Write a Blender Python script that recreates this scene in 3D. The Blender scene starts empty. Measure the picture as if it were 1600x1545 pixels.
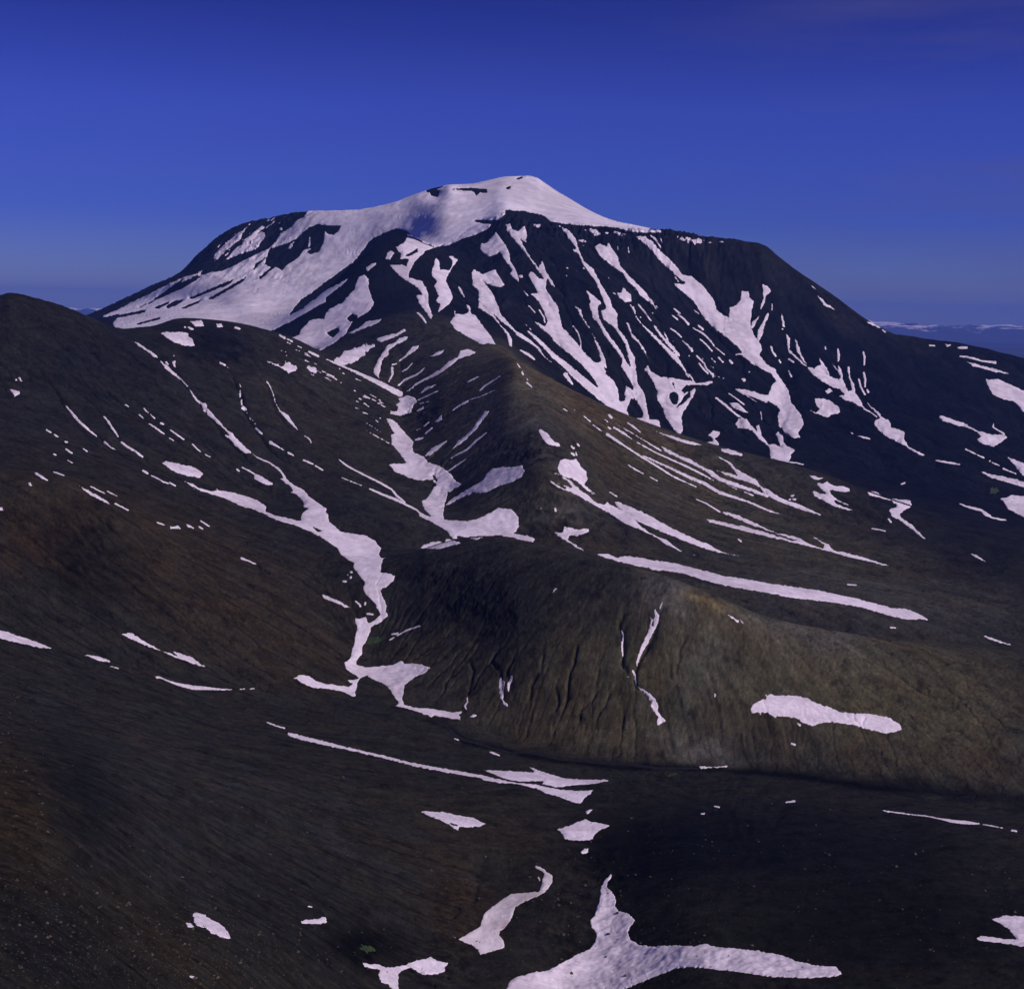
import bpy, math, re
import numpy as np
from mathutils import Vector, Matrix

rng = np.random.default_rng(7)
scene = bpy.context.scene
COL = scene.collection

# ------------------------------------------------------------------ camera
F = 2324.0; CX = 800.0; CY = 772.5; CAMZ = 1200.0
PITCH = math.atan((CY - 484.0) / F); ROLL = math.radians(1.1)
_c, _s = math.cos(PITCH), math.sin(PITCH)
FWD = np.array([0, _c, -_s]); UP0 = np.array([0, _s, _c]); X0 = np.array([1.0, 0, 0])
RT = math.cos(ROLL) * X0 + math.sin(ROLL) * UP0
UP = -math.sin(ROLL) * X0 + math.cos(ROLL) * UP0

def img2uw(px, py):
    """photograph position -> bearing u = x/y and elevation w = (z - camera height)/y"""
    a = (np.asarray(px, float) - CX) / F; b = (CY - np.asarray(py, float)) / F
    dx = a * RT[0] + b * UP[0] + FWD[0]
    dy = a * RT[1] + b * UP[1] + FWD[1]
    dz = a * RT[2] + b * UP[2] + FWD[2]
    return dx / dy, dz / dy

def uw2img(u, w):
    d = np.stack([u, np.ones_like(u), w], -1)
    f = d @ FWD
    return CX + F * (d @ RT) / f, CY - F * (d @ UP) / f

cam = bpy.data.cameras.new("camera"); camo = bpy.data.objects.new("camera", cam); COL.objects.link(camo)
cam.sensor_fit = 'HORIZONTAL'; cam.sensor_width = 36.0; cam.lens = 36.0 * F / 1600.0
cam.clip_start = 1.0; cam.clip_end = 400000.0
camo.matrix_world = Matrix([[RT[0], UP[0], -FWD[0], 0], [RT[1], UP[1], -FWD[1], 0], [RT[2], UP[2], -FWD[2], CAMZ], [0, 0, 0, 1]])
scene.camera = camo

# ------------------------------------------------------------------ noise
def _hash(ix, iy, seed):
    h = (ix * 374761393 + iy * 668265263 + seed * 974634777) & 0xffffffff
    h = ((h ^ (h >> 13)) * 1274126177) & 0xffffffff
    h = h ^ (h >> 16)
    return (h & 0xffff) / 65535.0 * (2 * math.pi)

def perlin(x, y, seed=0):
    x = np.asarray(x, np.float64); y = np.asarray(y, np.float64)
    fx = np.floor(x); fy = np.floor(y); ix = fx.astype(np.int64); iy = fy.astype(np.int64)
    fx = x - fx; fy = y - fy
    sx = fx * fx * fx * (fx * (fx * 6 - 15) + 10); sy = fy * fy * fy * (fy * (fy * 6 - 15) + 10)
    def g(i, j, dx, dy):
        a = _hash(ix + i, iy + j, seed)
        return np.cos(a) * dx + np.sin(a) * dy
    n0 = g(0, 0, fx, fy) * (1 - sx) + g(1, 0, fx - 1, fy) * sx
    n1 = g(0, 1, fx, fy - 1) * (1 - sx) + g(1, 1, fx - 1, fy - 1) * sx
    return (n0 * (1 - sy) + n1 * sy) * 1.5

def fbm(x, y, oct=4, seed=0, gain=0.5, ridged=False):
    out = 0; a = 1.0; tot = 0
    for o in range(oct):
        n = perlin(x * 2 ** o + 17.3 * o, y * 2 ** o - 9.1 * o, seed + o)
        if ridged: n = 1 - 2 * np.abs(n)
        out = out + a * n; tot += a; a *= gain
    return out / tot

# ------------------------------------------------------------------ terrain lines (photo x, photo y, distance in metres), near to far
LINES = [
 # 0 below the frame
 [(-200,1760,330),(0,1750,370),(300,1750,500),(600,1750,620),(900,1750,650),(1200,1750,640),(1600,1750,650),(1800,1750,650)],
 # 1 bottom of the frame
 [(-200,1545,400),(0,1545,440),(300,1545,590),(600,1545,808),(700,1545,850),(800,1545,868),(900,1550,900),(1000,1545,885),(1100,1535,860),(1300,1540,850),(1600,1545,890),(1800,1545,900)],
 # 2
 [(-200,1390,510),(0,1400,540),(300,1400,753),(600,1400,960),(700,1405,1010),(780,1405,1035),(850,1390,1045),(900,1388,1058),(945,1392,1074),(1000,1384,1066),(1100,1372,1045),(1300,1385,1045),(1450,1400,1050),(1600,1400,1095),(1800,1400,1100)],
 # 3
 [(-200,1230,650),(0,1250,700),(300,1250,958),(600,1250,1208),(800,1250,1270),(900,1260,1288),(950,1256,1300),(1000,1248,1322),(1100,1228,1385),(1200,1228,1400),(1300,1238,1400),(1400,1256,1390),(1500,1272,1370),(1600,1292,1345),(1800,1320,1330)],
 # 4 stream and the foot of the left slopes
 [(-200,950,1280),(0,1000,1332),(200,1042,1432),(400,1080,1540),(600,1095,1644),(720,1130,1600),(850,1170,1542),(1000,1195,1508),(1200,1206,1524),(1400,1237,1503),(1600,1277,1497),(1800,1300,1500)],
 # 5
 [(-200,820,1500),(0,860,1570),(200,900,1683),(400,950,1790),(500,1000,1800),(560,1032,1812),(620,1040,1795),(700,1035,1750),(850,1000,1705),(950,1010,1675),(1050,1040,1645),(1200,1085,1648),(1400,1120,1674),(1600,1142,1717),(1800,1160,1740)],
 # 6 front hill crest
 [(-200,720,1850),(0,733,1880),(60,738,1890),(120,752,1900),(200,795,1950),(300,840,2000),(400,868,2050),(500,885,2075),(560,892,2040),(600,887,2055),(640,866,2110),(700,846,2130),(760,837,2100),(830,848,2020),(900,865,1930),(1000,889,1830),(1050,903,1790),(1100,923,1775),(1150,945,1785),(1200,966,1810),(1300,985,1860),(1400,1000,1930),(1600,1012,2060),(1800,1020,2120)],
 # 7 behind the hill
 [(-200,722,1980),(0,734,2000),(120,745,2050),(200,770,2130),(300,798,2190),(400,820,2250),(500,815,2330),(560,850,2250),(620,857,2245),(700,858,2245),(760,855,2240),(830,862,2210),(900,874,2160),(1000,898,2080),(1100,934,2040),(1200,973,2000),(1300,990,2020),(1400,1004,2060),(1600,1017,2170),(1800,1026,2220)],
 # 8
 [(-200,680,2200),(0,690,2250),(200,730,2350),(300,755,2400),(400,790,2420),(450,792,2430),(500,785,2450),(560,800,2400),(620,815,2380),(700,830,2340),(740,825,2350),(830,845,2300),(900,855,2280),(1000,878,2250),(1100,900,2200),(1200,925,2160),(1400,965,2170),(1600,1000,2270),(1800,1018,2320)],
 # 9
 [(-200,590,2650),(0,600,2700),(200,640,2750),(400,700,2750),(560,745,2720),(640,776,2670),(690,778,2680),(740,760,2640),(800,738,2600),(850,722,2570),(885,745,2560),(950,790,2560),(1000,810,2500),(1100,845,2480),(1200,870,2480),(1400,905,2500),(1600,935,2500),(1800,960,2520)],
 # 10
 [(-200,530,2900),(0,530,2950),(200,570,3050),(400,620,3150),(520,670,3100),(590,700,3020),(645,712,3000),(700,686,3030),(760,652,3060),(805,624,3070),(850,632,3050),(900,668,3010),(1000,730,3000),(1100,775,2980),(1200,800,2950),(1400,830,2950),(1600,855,2930),(1800,880,2930)],
 # 11 left ridge crest, central ridge crest
 [(-200,470,3200),(-60,468,3250),(0,462,3300),(15,458,3300),(60,468,3320),(100,480,3350),(150,500,3400),(190,514,3450),(230,510,3600),(290,498,3800),(340,501,3900),(440,522,3950),(520,560,3950),(580,595,3850),(610,614,3760),(630,627,3700),(700,600,3650),(760,574,3650),(800,560,3700),(830,575,3680),(900,612,3600),(1000,656,3500),(1100,690,3400),(1200,716,3350),(1300,745,3300),(1370,773,3250),(1500,812,3250),(1600,832,3300),(1800,850,3300)],
 # 12 intermediate ridge
 [(-200,590,4200),(0,575,4300),(190,570,4400),(290,560,4700),(400,558,4800),(450,560,4500),(490,550,4500),(560,522,4500),(640,503,4500),(700,512,4450),(740,533,4300),(790,547,4100),(830,590,4200),(900,640,4100),(1000,690,3950),(1100,717,3900),(1200,737,3850),(1300,766,3780),(1400,790,3700),(1500,814,3600),(1600,834,3600),(1800,850,3600)],
 # 13 mountain foot
 [(-200,570,5500),(0,560,5500),(140,530,5400),(190,520,5400),(290,515,5300),(400,525,5100),(440,530,4880),(490,533,4850),(560,500,4900),(640,472,4950),(700,482,4900),(740,500,4800),(800,520,4700),(850,560,4600),(900,600,4600),(1000,660,4500),(1100,690,4400),(1200,700,4400),(1300,720,4300),(1400,742,4300),(1500,765,4200),(1600,785,4200),(1800,800,4200)],
 # 14 rib before the glacier, lower face
 [(-200,545,6500),(0,535,6500),(140,508,6400),(200,500,6300),(300,490,6000),(400,500,5700),(430,511,5300),(460,490,5350),(500,460,5400),(540,425,5450),(560,400,5500),(600,372,5600),(625,362,5600),(650,374,5600),(700,400,5600),(740,440,5400),(800,450,5300),(850,460,5300),(900,480,5200),(1000,540,5100),(1100,590,5000),(1200,620,5000),(1300,640,4950),(1400,662,4900),(1500,685,4900),(1600,705,4900),(1800,720,4900)],
 # 15
 [(-200,535,7000),(0,525,7000),(140,500,7000),(200,486,7100),(300,466,6900),(400,480,6120),(430,490,6150),(460,482,6100),(500,475,5900),(540,445,6100),(560,430,6150),(600,400,6250),(625,386,6300),(650,385,6250),(700,386,6200),(740,392,5900),(800,388,5800),(850,392,5750),(900,400,5750),(1000,440,5700),(1100,478,5700),(1200,500,5700),(1300,560,5600),(1400,600,5500),(1500,622,5500),(1600,650,5500),(1800,670,5500)],
 # 16 rim of the face
 [(-200,530,7500),(0,520,7500),(140,498,7500),(200,476,7500),(300,436,7100),(400,430,6900),(500,420,6800),(560,405,6750),(625,378,6700),(700,370,6260),(750,351,6320),(790,332,6380),(840,345,6380),(900,353,6300),(1000,362,6200),(1040,361,6200),(1100,371,6200),(1150,376,6200),(1190,383,6200),(1215,400,6200),(1245,423,6200),(1275,443,6200),(1300,460,6200),(1330,483,6200),(1370,510,6200),(1400,523,6250),(1440,529,6300),(1480,534,6300),(1530,543,6300),(1600,560,6300),(1800,590,6300)],
 # 17 summit skyline
 [(-200,540,8000),(0,520,8000),(120,500,8000),(150,489,8000),(200,466,8000),(250,443,8000),(275,432,8000),(290,420,8000),(305,403,7900),(350,366,7900),(380,351,7900),(420,343,7900),(480,332,7550),(560,327,7300),(620,315,7200),(680,293,7200),(740,287,7350),(800,276,7650),(822,276,7750),(838,278,7800),(850,286,7800),(880,305,7800),(910,323,7800),(950,343,7700),(1000,354,7500),(1030,360,7300),(1100,373,7200),(1190,392,7200),(1300,470,7200),(1400,540,7200),(1600,580,7200),(1800,600,7200)],
 # 18 back side
 [(-200,570,10500),(0,560,10500),(200,545,10500),(600,520,10500),(1000,520,10500),(1300,560,10500),(1600,590,10500),(1800,600,10500)],
 # 19 plateau
 [(-200,560,14500),(0,562,14500),(800,570,14500),(1600,580,14500),(1800,585,14500)],
]

def pchip_slopes(x, y):
    h = np.diff(x); d = np.diff(y) / h
    m = np.zeros_like(y)
    w1 = 2 * h[1:] + h[:-1]; w2 = h[1:] + 2 * h[:-1]
    same = (d[:-1] * d[1:]) > 0
    with np.errstate(all='ignore'):
        mm = (w1 + w2) / (w1 / d[:-1] + w2 / d[1:])
    m[1:-1] = np.where(same, mm, 0)
    m[0] = d[0]; m[-1] = d[-1]
    return m

def pchip(x, y, xi):
    m = pchip_slopes(x, y)
    xi = np.clip(xi, x[0], x[-1])
    k = np.clip(np.searchsorted(x, xi, side='right') - 1, 0, len(x) - 2)
    h = x[k + 1] - x[k]; s = (xi - x[k]) / h
    return ((1 + 2 * s) * (1 - s) ** 2 * y[k] + s * (1 - s) ** 2 * h * m[k]
            + s * s * (3 - 2 * s) * y[k + 1] + s * s * (s - 1) * h * m[k + 1])

NU, NT = 1180, 1640
U = np.linspace(-0.455, 0.455, NU); T = np.linspace(math.log(370), math.log(14000), NT)
du = U[1] - U[0]; dt = T[1] - T[0]
lw, lt = [], []
for L in LINES:
    a = np.array(L, float)
    u, w = img2uw(a[:, 0], a[:, 1]); o = np.argsort(u); u = u[o]; w = w[o]; y = np.log(a[o, 2])
    lw.append(pchip(u, w, U)); lt.append(pchip(u, y, U))
lw = np.array(lw); lt = np.array(lt)
def usmooth(a, sig):
    n = int(sig * 3); k = np.exp(-.5 * (np.arange(-n, n + 1) / sig) ** 2); k /= k.sum()
    return np.convolve(np.pad(a, n, mode='edge'), k, 'valid')
for k in range(len(lw)):
    sg = (9 if k in (11, 12) else 5 if k in (16, 17) else 13 if k in (8, 9, 10) else 24) / F / du
    lt[k] = usmooth(lt[k], sg * (3 if k in (11, 12, 16, 17) else 1))
    if k not in (16, 17): lw[k] = usmooth(lw[k], sg if k != 11 else 3 / F / du)
for k in range(1, len(lt)): lt[k] = np.maximum(lt[k], lt[k - 1] + 0.012)
W = np.zeros((NT, NU)); IDX = np.zeros((NT, NU))
kk = np.arange(len(lt), dtype=float)
for j in range(NU):
    W[:, j] = pchip(lt[:, j], lw[:, j], T)
    IDX[:, j] = np.interp(T, lt[:, j], kk)
UU = np.broadcast_to(U, (NT, NU)); TT = np.broadcast_to(T[:, None], (NT, NU)); YY = np.exp(TT)

def bump(px, py, Y, rx, ry, amp, rot=0.0):
    """a broad swell (amp > 0) or hollow (amp < 0); rx, ry in photo pixels sideways and in percent of distance"""
    u0, _ = img2uw(px, py); a = (UU - u0) * F; b = (TT - math.log(Y)) * F
    c, s = math.cos(rot), math.sin(rot)
    x = (a * c + b * s) / rx; y = (-a * s + b * c) / ry
    return amp / F * np.exp(-(x * x + y * y))

# hollows and swells that shade the big shapes
BUMPS = [(678,311,7000,15,60,-6,0.2),(703,309,7000,11,60,4,0.0),(560,395,6600,60,200,-4,0),(300,560,3300,30,250,-4,0.2),
 (350,560,3500,60,160,4,0.2),(1225,600,5350,20,250,-5,0),(1255,640,4950,25,200,5,0),(1430,690,4600,40,200,4,0),
 (1390,680,4650,40,200,-4,0),(935,1420,1020,26,90,-3,0),(985,1400,1040,50,110,1.5,0),
 (750,1440,980,24,110,-3,-.3),(1300,1330,1150,190,200,5,0),(1012,1000,1690,9,110,-3,0),(975,1000,1690,7,110,-2,0),
 (1075,990,1690,12,110,-2,0)]
for b in BUMPS: W = W + bump(*b)

PX, PY = uw2img(UU, W)
def sm(x, a, b):
    t = np.clip((x - a) / (b - a), 0, 1); return t * t * (3 - 2 * t)

# ribs, crags and roughness
rockface = sm(IDX, 12.3, 13.3) * sm(PX, 560, 760) * (1 - sm(IDX, 15.85, 16.1))
leftrim = sm(IDX, 15.2, 16.4) * (1 - sm(PX, 440, 540)) * (1 - sm(IDX, 17.4, 18)) 
icecap = sm(IDX, 14.2, 15.0) * (1 - rockface) * (1 - leftrim)
cliff = sm(IDX, 15.2, 15.6) * (1 - sm(IDX, 15.85, 15.97)) * sm(PX, 740, 800) * (1 - .85 * sm(PX, 1080, 1180))
rimfade = 1 - .8 * sm(PX, 1130, 1230) * sm(IDX, 14.5, 15.3)
soft = 1 - 0.93 * icecap
lowland = (1 - sm(IDX, 12, 13))
fu, ft = UU * 100, TT * 100
warp = fbm(UU * 14, TT * 14, 3, 3)
hillk_ = np.exp(-(((PX - 960) / 330) ** 2 + ((PY - 1020) / 150) ** 2)) * sm(IDX, 4, 4.3) * (1 - sm(IDX, 6.2, 6.8))
amp = (0.55 + 0.5 * fbm(UU * 9, TT * 9, 2, 11)) * soft
W = W + amp * (1.5 / F) * fbm(UU * 22 + warp, TT * 10 + warp, 4, 21)
W = W + rockface * (3.2 / F) * fbm((UU + 0.20 * (TT - 8.55)) * 45 + warp * 1.2, TT * 7, 4, 31, 0.55, True)
ledge = rockface * sm(IDX, 13.6, 14.6) * (.4 + .6 * sm(PX, 820, 900)) * (.35 + .65 * rimfade)
W = W + ledge * (1.0 / F) * fbm(UU * 30 + warp, (W * YY) / 26 + warp * 2, 3, 45, .6, True)
W = W + cliff * (5.5 / F) * fbm(UU * 260 + warp, TT * 30, 3, 41, 0.6, True)
W = W + leftrim * (5.5 / F) * (fbm((UU - 0.5 * (TT - 8.9)) * 90 + warp * 2, TT * 55, 4, 51, 0.6, True) - 0.3)
W = W + (rockface * 0.9 * rimfade + lowland * 0.5 + .45 * hillk_) * (1.0 / F) * fbm(UU * 150 + 2 * warp, TT * 90, 5, 61, 0.68, True)
# rocky outcrops with broken, blocky ground
ROCKS = [(700,900,80,24,4,6.9,1),(740,940,60,30,4,6.9,1),(790,985,50,40,4,6.9,.9),(690,960,50,40,4,6.9,.6),(830,705,70,24,9,12,1.2),(640,650,60,20,9,12,.8),(700,640,70,40,9,12,.5),
         (350,550,70,22,9,12,1),(60,470,80,20,10,12,.7),(150,540,60,40,9,12,.6),(120,870,60,60,4,8,.9),(170,800,50,50,4,8,.7),(850,800,70,40,8,11,.8),(900,830,60,30,8,11,.8),
         (1180,835,80,12,7,11,.6),(930,1370,60,50,0,4,1),(720,1430,50,50,0,4,.7),(880,1460,70,50,0,4,.8),(560,1480,50,25,0,4,.8),(1450,880,160,20,7,12,.5),(30,1300,50,160,0,4,.7),(700,1510,90,30,0,4,.6)]
rk = 0
rx_, ry_ = PX + 22 * fbm(UU * 60, TT * 40, 3, 141), PY + 14 * fbm(UU * 60, TT * 40, 3, 143)
for x, y, a, b, l0, l1, st__ in ROCKS:
    rk = rk + st__ * np.exp(-((rx_ - x) / a) ** 2 - ((ry_ - y) / b) ** 2) * (IDX > l0) * (IDX < l1)
rk = rk * np.clip(.5 + 2.4 * fbm(UU * 130 + warp, TT * 70, 4, 145, .65), 0, 1.5)
W = W + rk * (2.6 / F) * fbm(UU * 330 + 3 * warp, TT * 150 + 2 * warp, 4, 147, .65, True)
crev = sum(np.exp(-(((PX - x) / a) ** 2 + ((PY - y) / b) ** 2)) for x, y, a, b in
           ((470,440,38,9),(555,395,30,14),(500,425,26,8),(560,362,32,8),(610,338,22,6),(430,455,34,8),(655,340,24,6)))
W = W + icecap * crev * (1.3 / F) * fbm(UU * 420 + warp * 2, TT * 240, 3, 65, .6, True)
W = W + icecap * (0.22 / F) * fbm(UU * 330 + warp * 3, TT * 120 + warp, 3, 67, .6)
Z = W * YY

# gullies cut at their places in the hill and the ridges: photo x, y, half width; then depth in photo pixels
GULLY = [
 ([(972,957,3),(967,972,3),(972,988,3),(974,1022,3),(971,1035,3),(980,1050,3),(994,1072,3.5)],2.6,4,6.6),
 ([(1035,948,3),(1029,965,4),(1020,995,4),(1005,1022,4),(994,1042,4),(990,1050,3),(995,1072,3.5),(1018,1090,4),(1029,1110,4),(1035,1125,4),(1048,1150,5)],3.2,4,6.6),
 ([(1070,988,4),(1062,1012,4),(1057,1032,3),(1060,1060,2)],2.4,4,6.6),([(1045,1012,3),(1047,1055,3),(1058,1075,3),(1062,1100,3),(1075,1115,3),(1085,1125,2)],2.4,4,6.6),
 ([(1102,1032,2),(1112,1060,3),(1117,1085,3),(1122,1105,3),(1130,1118,2)],2.0,4,6.6),
 ([(900,1000,2),(900,1022,2.5),(892,1050,2.5),(887,1090,2.5),(880,1110,2)],2.2,4,6.6),([(867,1070,2),(871,1097,2.5),(864,1115,2)],2.0,4,6.6),
 ([(940,1070,2),(920,1095,3),(904,1112,3),(907,1135,3)],2.4,4,6.6),([(957,1077,2),(947,1097,2.5),(935,1112,2.5),(930,1135,2)],2.0,4,6.6),([(975,1105,2),(972,1135,2.5),(977,1150,2)],1.8,4,6.6),
 ([(790,1005,2),(775,1018,2.5),(768,1032,2.5),(782,1050,3),(782,1075,3),(788,1100,3)],2.4,4,6.6),([(735,1032,2),(740,1050,2.5),(735,1068,2.5),(730,1090,2)],1.8,4,6.6),
 ([(808,1018,2),(792,1045,3),(797,1065,3),(800,1085,2)],2.2,4,6.6),([(850,1010,2),(845,1045,2.5),(830,1070,2),(828,1110,2)],1.6,4,6.6),
 ([(1160,1037,1.5),(1175,1055,2),(1190,1080,2)],1.5,4,6.6),([(1180,1040,1.5),(1240,1080,2),(1300,1130,2),(1340,1160,2)],1.2,4,6.6),
 ([(1250,955,1.5),(1340,1012,2),(1440,1078,2)],1.2,4,6.8),([(1375,1037,1.5),(1436,1078,2.2),(1500,1110,2)],1.4,4,6.8),([(1410,1110,1.5),(1450,1140,2),(1540,1180,2)],1.2,4,6.8),
 ([(1200,990,1.5),(1300,1050,2),(1400,1090,2)],1.0,4,6.8),([(1140,950,1.5),(1180,1000,2),(1260,1060,2),(1330,1110,2)],1.0,4,6.8),([(1230,960,1.5),(1420,1010,2),(1600,1060,2)],1.0,4,6.8),
 ([(208,535,3),(262,570,4),(300,615,4),(350,680,5),(400,730,5)],2.2,8,11),([(352,570,3),(375,610,4),(385,650,4),(420,700,4),(470,735,4),(505,740,3)],2.4,8,11),
 ([(415,600,3),(430,640,4),(450,665,4),(485,690,4)],2.0,8,11),([(330,540,4),(370,560,5),(410,590,5)],2.0,8,11),([(105,640,3),(135,665,3),(160,690,3),(200,720,3)],1.6,8,11),
 ([(160,655,3),(185,685,3),(225,715,3),(265,745,3)],1.6,8,11),([(50,560,3),(80,600,4),(110,650,4),(150,700,4)],1.6,8,11),
 ([(677,1122,3),(700,1136,4),(725,1158,5),(780,1168,4),(830,1180,5),(900,1190,4),(960,1197,5),(1050,1198,4),(1150,1203,5),(1250,1212,5),(1350,1228,6),(1450,1236,5),(1600,1250,7)],1.5,2.5,6),
 ([(905,1325,10),(925,1345,12),(935,1370,14),(930,1400,12)],2.2,0,4),([(760,1330,8),(745,1370,8),(740,1420,9)],1.8,0,4),
 ([(620,622,3),(600,600,3),(560,580,3),(520,555,3)],1.0,9,12),
]
def gully_depth(pts):
    P = np.array(pts, float); pad = 14
    m = (PX > P[:, 0].min() - pad) & (PX < P[:, 0].max() + pad) & (PY > P[:, 1].min() - pad) & (PY < P[:, 1].max() + pad)
    r, c = np.nonzero(m); x = PX[r, c]; y = PY[r, c]
    x = x + 5 * fbm(x * .05, y * .05, 3, 401); y = y + 3 * fbm(x * .05, y * .05, 3, 402)
    best = np.zeros(len(r)); n = len(P) - 1
    for k in range(n):
        x0, y0, w0 = P[k]; x1, y1, w1 = P[k + 1]; dx, dy = x1 - x0, y1 - y0
        q = np.clip(((x - x0) * dx + (y - y0) * dy) / (dx * dx + dy * dy), 0, 1)
        d = np.hypot(x - x0 - q * dx, y - y0 - q * dy) / (w0 + (w1 - w0) * q)
        pos = (k + q) / n
        best = np.maximum(best, np.exp(-d ** 1.6) * np.clip(pos * 5 + .15, 0, 1) * np.clip((1 - pos) * 5 + .1, 0, 1))
    return r, c, best
WET = np.zeros_like(W)
for pts, dep, l0, l1 in GULLY:
    r, c, b_ = gully_depth(pts)
    k = (IDX[r, c] > l0) & (IDX[r, c] < l1)
    W[r, c] -= b_ * k * dep * 1.7 / F
    if l0 == 2.5: WET[r, c] = np.maximum(WET[r, c], b_ * k)
Z = W * YY

# ------------------------------------------------------------------ running water: drain the slopes and carve along the drainage
XX = UU * YY
def blur(A, n=1, wrap=False):
    for _ in range(n):
        B = A.copy(); B[1:-1] = (A[:-2] + 2 * A[1:-1] + A[2:]) / 4
        A = B.copy(); A[:, 1:-1] = (B[:, :-2] + 2 * B[:, 1:-1] + B[:, 2:]) / 4
    return A

def drain(Zg):
    best = np.zeros_like(Zg); rcv = np.arange(Zg.size).reshape(Zg.shape)
    ids = rcv.copy()
    for di, dj in ((1,0),(-1,0),(0,1),(0,-1),(1,1),(1,-1),(-1,1),(-1,-1)):
        sl = np.full_like(Zg, -1.0)
        a0, a1 = max(0, -di), NT - max(0, di); b0, b1 = max(0, -dj), NU - max(0, dj)
        src = (slice(a0, a1), slice(b0, b1)); dst = (slice(a0 + di, a1 + di), slice(b0 + dj, b1 + dj))
        d = YY[src] * math.hypot(di * dt, dj * du)
        sl[src] = (Zg[src] - Zg[dst]) / d
        tmp = np.zeros_like(ids); tmp[src] = ids[dst]
        m = sl > best
        best = np.where(m, sl, best); rcv = np.where(m, tmp, rcv)
    order = np.argsort(-Zg, axis=None, kind='stable').tolist()
    r = rcv.ravel().tolist(); acc = [1.0] * Zg.size
    for i in order:
        k = r[i]
        if k != i: acc[k] += acc[i]
    return np.array(acc).reshape(Zg.shape)

jit = fbm(UU * 300, TT * 300, 3, 71) + 1.6 * fbm(UU * 70, TT * 70, 3, 73)
gl = np.hypot(*[np.gradient(blur(Z, 8), d, axis=k) for k, d in ((0, dt), (1, du))]) / YY
steep = sm(gl, .08, .26)
vary = np.clip(0.75 + 1.3 * fbm(UU * 16, TT * 14, 3, 75), .15, 1.8)
hillk = np.exp(-(((PX - 960) / 330) ** 2 + ((PY - 1020) / 150) ** 2)) * sm(IDX, 4, 4.3) * (1 - sm(IDX, 6.2, 6.8))
carve_k = (0.55 * lowland * vary * steep * (1 - .85 * hillk) + 0.16 * hillk * steep + 0.62 * rockface * rimfade * (.5 + .5 * vary) + 0.03 * icecap + 0.6 * leftrim)
FLOW = None
for it, wgt in ((0, 0.5), (1, 0.5), (2, 0.45)):
    acc = drain(blur(Z, 2 if it < 2 else 1) + jit * YY * (0.0011 if it < 2 else .0006))
    lg = np.minimum(np.log2(1 + acc / 6.0), 8.0)
    dig = np.maximum(lg - 2.9, 0) * 1.9
    if it < 2: dig = blur(dig, 1)
    Z = Z - carve_k * wgt * dig * YY * (0.75 / F)
    FLOW = lg
Z = Z + carve_k * 0.5 * YY * (1.1 / F)

# streak texture: noise smeared down the fall line
Zs = blur(Z, 6)
gt = np.zeros_like(Z); gu = np.zeros_like(Z)
gt[1:-1] = (Zs[2:] - Zs[:-2]) / (2 * dt); gu[:, 1:-1] = (Zs[:, 2:] - Zs[:, :-2]) / (2 * du)
gn = np.hypot(gt, gu) + 1e-6; vt = -gt / gn; vu = -gu / gn
SLOPE = gn / YY
def lic(seed, steps, coarse=1):
    n = np.random.default_rng(seed).standard_normal((NT, NU)).astype(np.float32)
    if coarse > 1: n = blur(n, coarse) * coarse * 1.6
    out = n.copy()
    for sgn in (1, -1):
        ci = np.broadcast_to(np.arange(NT, dtype=np.float32)[:, None], (NT, NU)).copy()
        cj = np.broadcast_to(np.arange(NU, dtype=np.float32)[None], (NT, NU)).copy()
        for s in range(steps):
            i = np.clip(np.rint(ci), 0, NT - 1).astype(np.int32); j = np.clip(np.rint(cj), 0, NU - 1).astype(np.int32)
            # a cell is dt by du, and a unit step runs one column's width
            ci += sgn * vt[i, j].astype(np.float32) * (du / dt); cj += sgn * vu[i, j].astype(np.float32)
            i = np.clip(np.rint(ci), 0, NT - 1).astype(np.int32); j = np.clip(np.rint(cj), 0, NU - 1).astype(np.int32)
            out += n[i, j]
    return out / out.std()
LIC = 0.6 * lic(1, 16, 1) + 0.7 * lic(2, 30, 3)
LIC /= LIC.std()
st_amp = (0.11 * lowland * (1 - .5 * hillk) + 0.30 * rockface * rimfade + 0.02 * icecap + 0.2 * leftrim) * sm(SLOPE, 0.03, 0.2)
Z = Z + st_amp * LIC * YY * (0.42 / F)
GRAIN = np.random.default_rng(5).standard_normal((NT, NU))
GRAIN = 0.7 * GRAIN + 0.8 * blur(GRAIN, 1) * 2
Z = Z + (0.07 * lowland + 0.10 * rockface * rimfade + 0.2 * leftrim + 0.012 * icecap) * GRAIN * YY * (1.0 / F)
W = Z / YY
ZSM = blur(Z, 4)
PX, PY = uw2img(UU, W)

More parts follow.
